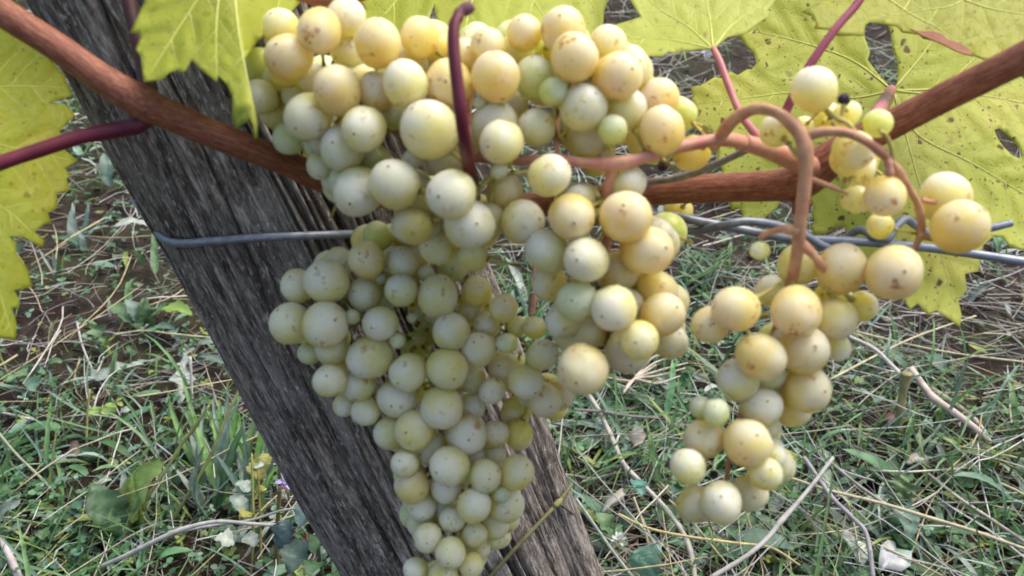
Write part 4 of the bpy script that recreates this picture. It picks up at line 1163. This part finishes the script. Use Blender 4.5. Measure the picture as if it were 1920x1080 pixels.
weed('trefoil', 'three leaf trefoil with rounded leaflets under the lowest tip of the left vine leaf', 'weed', (60, 705), [
    (64, 700, .03, 10, 716, .04, .022, 'oval', GG, .004), (66, 700, .03, 72, 684, .05, .026, 'oval', GB, .004), (66, 704, .03, 60, 738, .03, .024, 'oval', (.10, .20, .13), .004), (88, 690, .03, 118, 676, .04, .020, 'oval', GG, .004)],
    stems=[([(66, 750, .0, .0012), (66, 702, .03, .0012)], OLV), ([(80, 740, .0, .0012), (88, 690, .03, .0012)], OLV)], seed=400)
weed('dandelion', 'single jagged green leaf standing in the soil between vine leaf and weed rosette', 'weed', (196, 660), [
    (198, 668, .0, 165, 600, .05, .034, 'lobed', GG, .006), (204, 668, .0, 214, 628, .04, .026, 'oval', (.24, .30, .06), .004), (196, 672, .0, 172, 650, .03, .022, 'oval', GB, .004)], seed=420)
weed('broadleaf_weed', 'pale folded leaf pair at the left picture edge above the clover clump', 'weed', (10, 1000), [
    (-6, 1010, .03, 36, 936, .07, .036, 'oval', GS, .008), (-10, 960, .05, 14, 905, .08, .030, 'oval', GG, .006), (8, 1010, .02, 44, 985, .05, .018, 'oval', GS, .004)], seed=440)
weed('trefoil', 'pair of round bright leaflets on thin stalks in the lower left soil', 'weed', (190, 800), [
    (180, 782, .04, 180, 762, .045, .020, 'oval', (.20, .32, .08), .003), (206, 782, .04, 210, 754, .05, .022, 'oval', (.22, .33, .08), .003), (226, 775, .03, 246, 770, .03, .014, 'oval', GS, .003), (178, 800, .02, 156, 812, .02, .018, 'oval', GG, .003)],
    stems=[([(190, 812, .0, .001), (182, 782, .04, .001)], OLV), ([(190, 812, .0, .001), (206, 782, .04, .001)], OLV)], seed=460)
weed('broadleaf_weed', 'low dark green leaf cluster in front of the big grass tuft', 'weed', (330, 930), [
    (330, 930, .01, 290, 888, .04, .030, 'oval', GD, .006), (336, 930, .01, 352, 872, .05, .026, 'lance', GB, .006), (326, 936, .01, 280, 930, .03, .028, 'oval', GG, .006), (340, 936, .01, 384, 940, .03, .024, 'oval', GS, .006), (332, 940, .01, 320, 975, .02, .026, 'oval', GG, .006)], seed=480)
weed('plantain', 'lance leaf rosette in the grass just right of the stump', 'weed', (1760, 740), [
    (1770, 745, .01, 1730, 700, .05, .018, 'lance', GG, .006), (1775, 745, .01, 1790, 690, .06, .018, 'lance', GB, .006), (1778, 748, .01, 1830, 716, .05, .018, 'lance', GG, .008), (1770, 748, .01, 1745, 770, .03, .018, 'lance', GS, .006), (1782, 750, .01, 1835, 748, .03, .014, 'lance', (.24, .30, .08), .006)], seed=500)
weed('yarrow', 'yellow green feathery weed near the right edge below the dry sticks', 'weed', (1860, 880), [
    (1862, 880, .0, 1880 + 40 * math.cos(k), 850 + 26 * math.sin(k * 1.7), .05 + .01 * (k % 3), .008, 'lobed', (.27, .32, .07), .006) for k in range(12)], seed=520)

def stalk(name, label, cat, pts, c, group=None, seed=0, nodes=0, mat=None, seg=6, lump=.08):
    V, T = gtube([(*p[:3], p[3] * .85) for p in pts], n=7, seed=seed, seg=seg, lump=lump)
    o = obj(name, mesh_np(name, V, T, True, [mat or M_STRAW], tint=np.tile(np.array(c), (len(V), 1))))
    return setp(o, label, cat, group)
PS = (.50, .44, .34); PY = (.52, .44, .22); PW = (.58, .55, .49); PG = (.34, .32, .30); OL = (.30, .32, .11)
gs = 'loose stalks lying on the ground'
stalk('green_stem', 'longer of two leaning yellow green stems left of the post', 'stem', [(205, 1060, .0, .0028), (255, 965, .05, .0026), (312, 880, .10, .0024), (345, 825, .13, .0022), (360, 808, .14, .003), (392, 760, .17, .0016)], OL, gs, 1)
stalk('green_stem', 'olive stem leaning up to the left edge of the post', 'stem', [(295, 1020, .0, .0026), (345, 940, .05, .0024), (392, 860, .09, .0024), (424, 783, .13, .0024), (455, 718, .16, .0016)], (.26, .28, .10), gs, 2)
stalk('brown_stem', 'upright brown stem in front of the purple flower', 'stem', [(520, 1090, .0, .003), (520, 1000, .07, .0028), (524, 920, .12, .0026), (526, 838, .17, .0022)], (.20, .15, .06), gs, 3)
stalk('green_stem', 'straight green stem slanting out of the left picture edge, with pale bend', 'stem', [(-40, 760, .08, .002), (20, 840, .05, .002), (80, 900, .03, .002), (130, 955, .01, .002)], (.34, .36, .22), gs, 4)
stalk('dry_stick', 'pale grey arched dry stick across the lower left weeds', 'stick', [(190, 1062, .06, .0028), (240, 1040, .08, .003), (300, 1010, .10, .003), (350, 990, .11, .003), (410, 978, .115, .0026), (470, 982, .11, .0024), (530, 985, .10, .002)], (.44, .42, .38), gs, 5)
stalk('dry_stick', 'second grey twig forking up toward the purple flower', 'stick', [(330, 998, .10, .002), (400, 985, .10, .002), (470, 975, .10, .0018), (530, 957, .10, .0018), (580, 952, .10, .0012)], PG, gs, 6)
stalk('straw_stalk', 'pale bent straw across the dark soil at left', 'straw', [(144, 604, .03, .0018), (155, 650, .025, .0018), (180, 705, .02, .0016), (206, 742, .015, .0016), (232, 795, .01, .001)], (.52, .45, .42), gs, 7)
stalk('straw_stalk', 'straight tan straw running to the post at left, below the weed rosette', 'straw', [(214, 628, .03, .0018), (268, 620, .03, .0018), (330, 627, .03, .002), (404, 634, .02, .0022)], (.46, .43, .25), gs, 8)
stalk('straw_stalk', 'bleached upright weed stalk over the dandelion leaf', 'straw', [(362, 800, .0, .0022), (360, 745, .03, .002), (358, 700, .06, .0022), (356, 670, .08, .003)], PW, gs, 9)
stalk('straw_stalk', 'thin upright olive stalk in the middle of the lower left soil', 'straw', [(163, 880, .0, .0018), (163, 800, .04, .0018), (168, 730, .08, .0018)], (.32, .30, .12), gs, 10)
stalk('straw_stalk', 'short white straw end at the left picture edge', 'straw', [(-20, 770, .02, .0018), (20, 777, .02, .002), (63, 787, .02, .0018)], PW, gs, 11)
stalk('dry_stick', 'pale purplish stick end in the bottom left corner', 'stick', [(2, 1012, .05, .004), (18, 1045, .05, .0045), (40, 1095, .05, .0045)], (.50, .44, .42), gs, 12)
stalk('dry_stick', 'long pale dead stem zigzagging down right of the post', 'stick', [(1102, 738, .035, .0042), (1125, 775, .03, .004), (1148, 822, .03, .0038), (1168, 868, .03, .004), (1200, 903, .03, .0036), (1245, 950, .03, .0036), (1278, 995, .03, .0036), (1296, 1040, .03, .0036), (1304, 1100, .02, .0036)], (.50, .45, .38), gs, 13)
stalk('dry_stick', 'thin grey twig lying level right of the lowest bunch', 'stick', [(1076, 768, .04, .0022), (1130, 772, .04, .0022), (1180, 780, .04, .002), (1235, 784, .04, .0018)], (.27, .23, .21), gs, 14)
stalk('straw_stalk', 'golden straw below the lowest right grapes', 'straw', [(1160, 964, .05, .0020), (1215, 990, .05, .0018), (1290, 1006, .05, .0018), (1380, 1018, .045, .0018), (1446, 1027, .04, .0016), (1500, 1060, .03, .0014)], (.58, .47, .20), gs, 15)
stalk('straw_stalk', 'long pale yellow straw rising right from the loose bunch', 'straw', [(1556, 712, .05, .0019), (1640, 668, .05, .0019), (1720, 630, .05, .0018), (1830, 592, .05, .0014)], (.58, .52, .32), gs, 16)
stalk('straw_stalk', 'long nearly level straw crossing the right edge of the picture', 'straw', [(1600, 620, .04, .0017), (1700, 645, .04, .0018), (1800, 664, .04, .0018), (1930, 680, .035, .0018)], (.56, .50, .30), gs, 17)
stalk('weed_stump', 'cut olive brown weed stump standing upright at right', 'stump', [(1678, 832, .0, .0055), (1684, 790, .03, .0062), (1692, 745, .06, .0066), (1697, 716, .08, .0075), (1699, 700, .092, .009)], (.27, .25, .11), None, 18, seg=10, lump=.12)
stalk('dry_stick', 'thick bleached dry stick behind the cut weed stump', 'stick', [(1708, 692, .05, .0055), (1740, 735, .05, .0055), (1758, 752, .05, .007), (1795, 778, .045, .0055), (1830, 805, .04, .0050), (1856, 828, .03, .004)], (.56, .47, .38), gs, 19, seg=8)
stalk('dry_stick', 'second bleached stick alongside, nearer the right edge', 'stick', [(1740, 725, .03, .004), (1790, 757, .03, .0045), (1830, 790, .03, .0045), (1852, 818, .03, .003)], (.50, .44, .35), gs, 20)
stalk('dry_stick', 'pale fibrous stick leading up left to the cut stump', 'stick', [(1590, 630, .05, .003), (1640, 655, .05, .0035), (1672, 685, .06, .0035), (1692, 705, .07, .0035)], (.54, .50, .45), gs, 21)
stalk('dry_stick', 'grey stem rising right from the bottom edge below the loose bunch', 'stick', [(1330, 1085, .05, .003), (1400, 1042, .06, .003), (1440, 1008, .065, .003), (1464, 978, .07, .004), (1510, 925, .08, .0028), (1562, 858, .09, .0026)], (.42, .40, .36), gs, 22)
stalk('dry_stick', 'grey purple stem curving down to the bottom edge past the white leaf', 'stick', [(1508, 858, .07, .003), (1540, 905, .07, .003), (1563, 936, .07, .0032), (1600, 972, .065, .003), (1625, 1004, .06, .003), (1638, 1090, .04, .003)], (.36, .32, .33), gs, 23)
stalk('straw_stalk', 'very long tan straw crossing the lower right corner', 'straw', [(1466, 890, .06, .0018), (1550, 918, .06, .0022), (1650, 943, .06, .0026), (1740, 970, .06, .0026), (1830, 997, .055, .0026), (1940, 1036, .05, .0024)], (.54, .47, .30), gs, 24)
stalk('dry_stick', 'straight grey twig ending at the blue green leaf', 'stick', [(1556, 866, .05, .0022), (1610, 910, .05, .0024), (1665, 948, .05, .0024), (1724, 988, .05, .002)], (.34, .31, .27), gs, 25)
stalk('straw_stalk', 'dull straw slanting down into the right edge', 'straw', [(1740, 888, .04, .002), (1800, 935, .04, .0024), (1860, 975, .04, .0026), (1935, 1025, .04, .0024)], (.44, .39, .32), gs, 26)
stalk('straw_stalk', 'grey green stalk leaning along the right side of the post foot', 'straw', [(1080, 935, .10, .002), (1115, 985, .08, .0022), (1150, 1035, .06, .0022), (1196, 1095, .04, .0022)], (.36, .42, .34), gs, 27)
stalk('straw_stalk', 'short upright tan straw left of the golden straw', 'straw', [(1188, 932, .05, .0018), (1205, 980, .03, .0019), (1218, 1030, .01, .0019)], (.50, .43, .30), gs, 28)
stalk('dry_stick', 'flaking brown upright twig seen in the gap between bunches', 'stick', [(994, 612, .0, .006), (998, 570, .03, .006), (1002, 530, .06, .0055), (1003, 480, .09, .005)], (.24, .12, .07), gs, 29, seg=9, lump=.2)
frayed = empty('frayed_straw', G(1170, 735, .03)); setp(frayed, 'frayed pale straw bundle below the dangling grape lobe', 'straw', gs)
for k, tp in enumerate([(1262, 668), (1285, 690), (1245, 662), (1275, 705), (1230, 684), (1290, 680)]):
    V, T = gtube([(1168, 738, .03, .0016), (1188, 712, .035, .0018), ((1188 + tp[0]) / 2, tp[1] + 14, .04, .0016), (tp[0], tp[1], .045, .0008)], seed=200 + k)
    obj('strand', mesh_np('strand', V, T, True, [M_STRAW], tint=np.tile(np.array((.60, .52, .40)), (len(V), 1))), frayed)

weed('grass_tuft', 'narrow bright green blades in the straw left of the lowest right grapes', 'grass tuft', (1230, 930), [
    (1240, 935, .0, 1222, 815, .06, .012, 'lance', GG, .004), (1236, 930, .0, 1210, 780, .07, .012, 'lance', (.15, .24, .07), .004), (1245, 880, .0, 1285, 820, .05, .008, 'lance', GG, .004), (1246, 860, .0, 1268, 760, .06, .010, 'lance', GG, .006)])
weed('broadleaf_weed', 'blue green broad leaf at the bottom edge right of the post', 'weed', (1215, 1085), [
    (1205, 1090, .02, 1235, 1018, .05, .040, 'oval', (.12, .24, .17), .008), (1150, 1010, .02, 1112, 960, .05, .026, 'oval', GG, .006), (1130, 1020, .02, 1145, 985, .04, .024, 'oval', GG, .005), (1170, 985, .03, 1180, 950, .05, .02, 'oval', GB, .004), (1190, 900, .04, 1202, 930, .05, .02, 'oval', (.1, .24, .2), .004)])
weed('grass_tuft', 'yellow green curved blade pair right of the cut stump', 'grass tuft', (1815, 890), [
    (1818, 890, .0, 1758, 818, .07, .014, 'lance', (.24, .34, .08), .012), (1826, 892, .0, 1828, 850, .05, .010, 'lance', GG, .004), (1812, 890, .0, 1795, 850, .05, .006, 'lance', GG, .004)])
weed('broadleaf_weed', 'lobed green leaf under the grey twigs at lower right', 'weed', (1690, 950), [
    (1680, 955, .02, 1690, 888, .05, .055, 'lobed', (.17, .25, .10), .006), (1668, 950, .03, 1712, 1010, .05, .032, 'oval', (.12, .21, .15), .008), (1690, 1010, .01, 1700, 1030, .03, .03, 'oval', GG, .006)])
weed('grass_tuft', 'lush green tuft seen just under the twisted wire', 'grass tuft', (1320, 540), [
    (random.uniform(1255, 1380), random.uniform(520, 560), .0, random.uniform(1250, 1400), random.uniform(455, 505), .06, .007, 'lance', random.choice([GG, GB, (.15, .25, .09)]), .008) for _ in range(34)], seed=300)
weed('plantain', 'blue grey strap leaf in the gap between the bunches', 'weed', (985, 570), [
    (986, 575, .0, 945, 478, .05, .020, 'lance', GP, .004), (975, 570, .0, 935, 470, .05, .010, 'lance', GG, .004), (960, 560, .0, 925, 500, .04, .008, 'lance', GG, .004)])
weed('plantain', 'long grey green blade leaf below the lower leaf tip at right', 'weed', (1850, 560), [
    (1810, 575, .0, 1862, 530, .05, .016, 'lance', GS, .004), (1806, 570, .0, 1880, 520, .06, .010, 'lance', GB, .006), (1650, 650, .01, 1700, 690, .02, .024, 'oval', GB, .004), (1740, 665, .02, 1770, 700, .03, .03, 'oval', GB, .004)])

def dead_leaf(name, label, pts, h, c, seed=0):
    r_ = random.Random(seed)
    base = G(*pts[0], h)
    me = bpy.data.meshes.new(name)
    bm = bmesh.new()
    cx_ = sum(p[0] for p in pts) / len(pts); cy_ = sum(p[1] for p in pts) / len(pts)
    cv = bm.verts.new(G(cx_, cy_, h + .004))
    ring = [bm.verts.new(G(a, b, h + r_.uniform(-.004, .004))) for a, b in pts]
    mid = [bm.verts.new(G((a + cx_) / 2, (b + cy_) / 2, h + r_.uniform(-.001, .003))) for a, b in pts]
    n = len(pts)
    for i in range(n):
        j = (i + 1) % n
        bm.faces.new((ring[i], ring[j], mid[j], mid[i])); bm.faces.new((mid[i], mid[j], cv))
    bm.to_mesh(me); bm.free()
    for p in me.polygons: p.use_smooth = True
    a = me.color_attributes.new('tint', 'FLOAT_COLOR', 'POINT')
    for d in a.data: d.color = (*[q * r_.uniform(.85, 1.1) for q in c], 1)
    me.materials.append(M_HERB)
    o = obj(name, me)
    md = o.modifiers.new('thickness', 'SOLIDIFY'); md.thickness = .0005
    return setp(o, label, 'leaf', 'fallen leaves')
dead_leaf('fallen_leaf', 'torn whitish fallen leaf at the bottom edge, left of its twin', [(1573, 1000), (1590, 994), (1606, 1012), (1622, 1020), (1628, 1045), (1618, 1062), (1604, 1045), (1592, 1022)], .04, (.58, .62, .52), 1)
dead_leaf('fallen_leaf', 'whitish fallen leaf with ragged corners in the bottom right, right of its twin', [(1652, 1022), (1664, 1012), (1678, 1016), (1680, 1028), (1710, 1034), (1708, 1060), (1690, 1072), (1660, 1066), (1646, 1076), (1648, 1045)], .03, (.60, .64, .58), 2)
dead_leaf('fallen_leaf', 'striped pale dead leaf right of the post foot', [(1120, 965), (1140, 935), (1165, 915), (1178, 920), (1165, 938), (1145, 950), (1130, 966)], .04, (.42, .42, .34), 3)
dead_leaf('fallen_leaf', 'brown curled dead leaf on the lower left soil', [(125, 860), (132, 828), (145, 826), (156, 845), (152, 864), (138, 872)], .02, (.20, .16, .12), 4)
dead_leaf('fallen_leaf', 'grey brown papery leaf behind the long zigzag stem', [(1180, 815), (1190, 797), (1205, 802), (1212, 822), (1200, 838), (1186, 832)], .03, (.34, .31, .26), 5)
dead_leaf('fallen_leaf', 'curled dry leaf ring below the cut stump', [(1697, 868), (1708, 852), (1725, 847), (1740, 858), (1742, 872), (1732, 868), (1718, 862), (1706, 872)], .03, (.46, .42, .36), 6)
dead_leaf('fallen_leaf', 'reddish brown dead leaf beside the cut stump', [(1652, 780), (1668, 772), (1684, 780), (1682, 794), (1662, 798)], .02, (.20, .09, .08), 7)

def flower(label, px, py, h, cpetal, ccore, n, s, seed):
    r_ = random.Random(seed)
    root = empty('flower_head', G(px, py, h)); setp(root, label, 'flower')
    V, T = [], []
    geo = []
    for k in range(n):
        a = k * 2.4; el = r_.uniform(.2, 1.2)
        b = G(px, py, h); d = Vector((math.cos(a) * math.cos(el), math.sin(a) * math.cos(el), math.sin(el)))
        geo.append(blade_geo(b + d * s * .15, b + d * s * r_.uniform(.7, 1.1), s * .35, s * .1, 'oval', K=4))
    V, T = merge(geo)
    obj('petals', mesh_np('petals', V, T, True, [M_HERB], tint=np.tile(np.array(cpetal), (len(V), 1))), root)
    geo = [blade_geo(G(px, py, h) + Vector((0, 0, -s * .3)), G(px, py, h) + Vector((math.cos(k), math.sin(k), r_.uniform(-.6, .2))) * s * .8, s * .2, 0, 'lance', K=4) for k in range(14)]
    V, T = merge(geo)
    obj('sepals', mesh_np('sepals', V, T, True, [M_HERB], tint=np.tile(np.array(ccore), (len(V), 1))), root)
    V, T = gtube([(px, py, h - s * .2, .0014), (px + 2, py + 20, h * .5, .0014), (px + 4, py + 36, .0, .0014)])
    obj('stem', mesh_np('stem', V, T, True, [M_HERB], tint=np.tile(np.array(OL), (len(V), 1))), root)
flower('small purple clover-like flower beside the post at lower left', 538, 906, .14, (.50, .38, .70), (.42, .30, .24), 16, .016, 1)
flower('small white daisy-like flower right of the post foot', 1160, 1016, .06, (.72, .74, .68), (.3, .34, .2), 14, .013, 2)
flower('tiny dried seed head among the grey twigs at lower right', 1552, 944, .05, (.20, .16, .15), (.14, .11, .10), 18, .012, 3)
flower('small white blossom glimpsed between leaves above the big spotted leaf', 1325, 108, .05, (.70, .72, .72), (.35, .35, .3), 14, .03, 4)

# thin green tendril crossing in front of the post foot
td = empty('climbing_weed', P(915, 1090, .475)); setp(td, 'thin green weed stem with node slanting across the lower post', 'stem')
V, T = ptube([(x, y, post_d(x, y, .004), r) for x, y, r in ((880, 1125, 4), (920, 1080, 4), (985, 1008, 4), (1046, 943, 4), (1072, 908, 3.2))], 8, 8, .05, 31)
obj('stem', mesh_np('stem', V, T, True, [M_STRAW], tint=np.tile(np.array((.20, .19, .08)), (len(V), 1))), td)
V, T = ptube([(x, y, post_d(x, y, .005), r) for x, y, r in ((1040, 949, 4), (1046, 943, 7), (1052, 937, 4))], 5, 8)
obj('node', mesh_np('node', V, T, True, [M_STRAW], tint=np.tile(np.array((.30, .28, .10)), (len(V), 1))), td)
V, T = ptube([(x, y, post_d(x, y, .004), r) for x, y, r in ((1048, 944, 2.4), (1066, 957, 2.2), (1085, 974, 1.6))], 6, 6)
obj('stem', mesh_np('stem', V, T, True, [M_STRAW], tint=np.tile(np.array((.16, .14, .08)), (len(V), 1))), td)
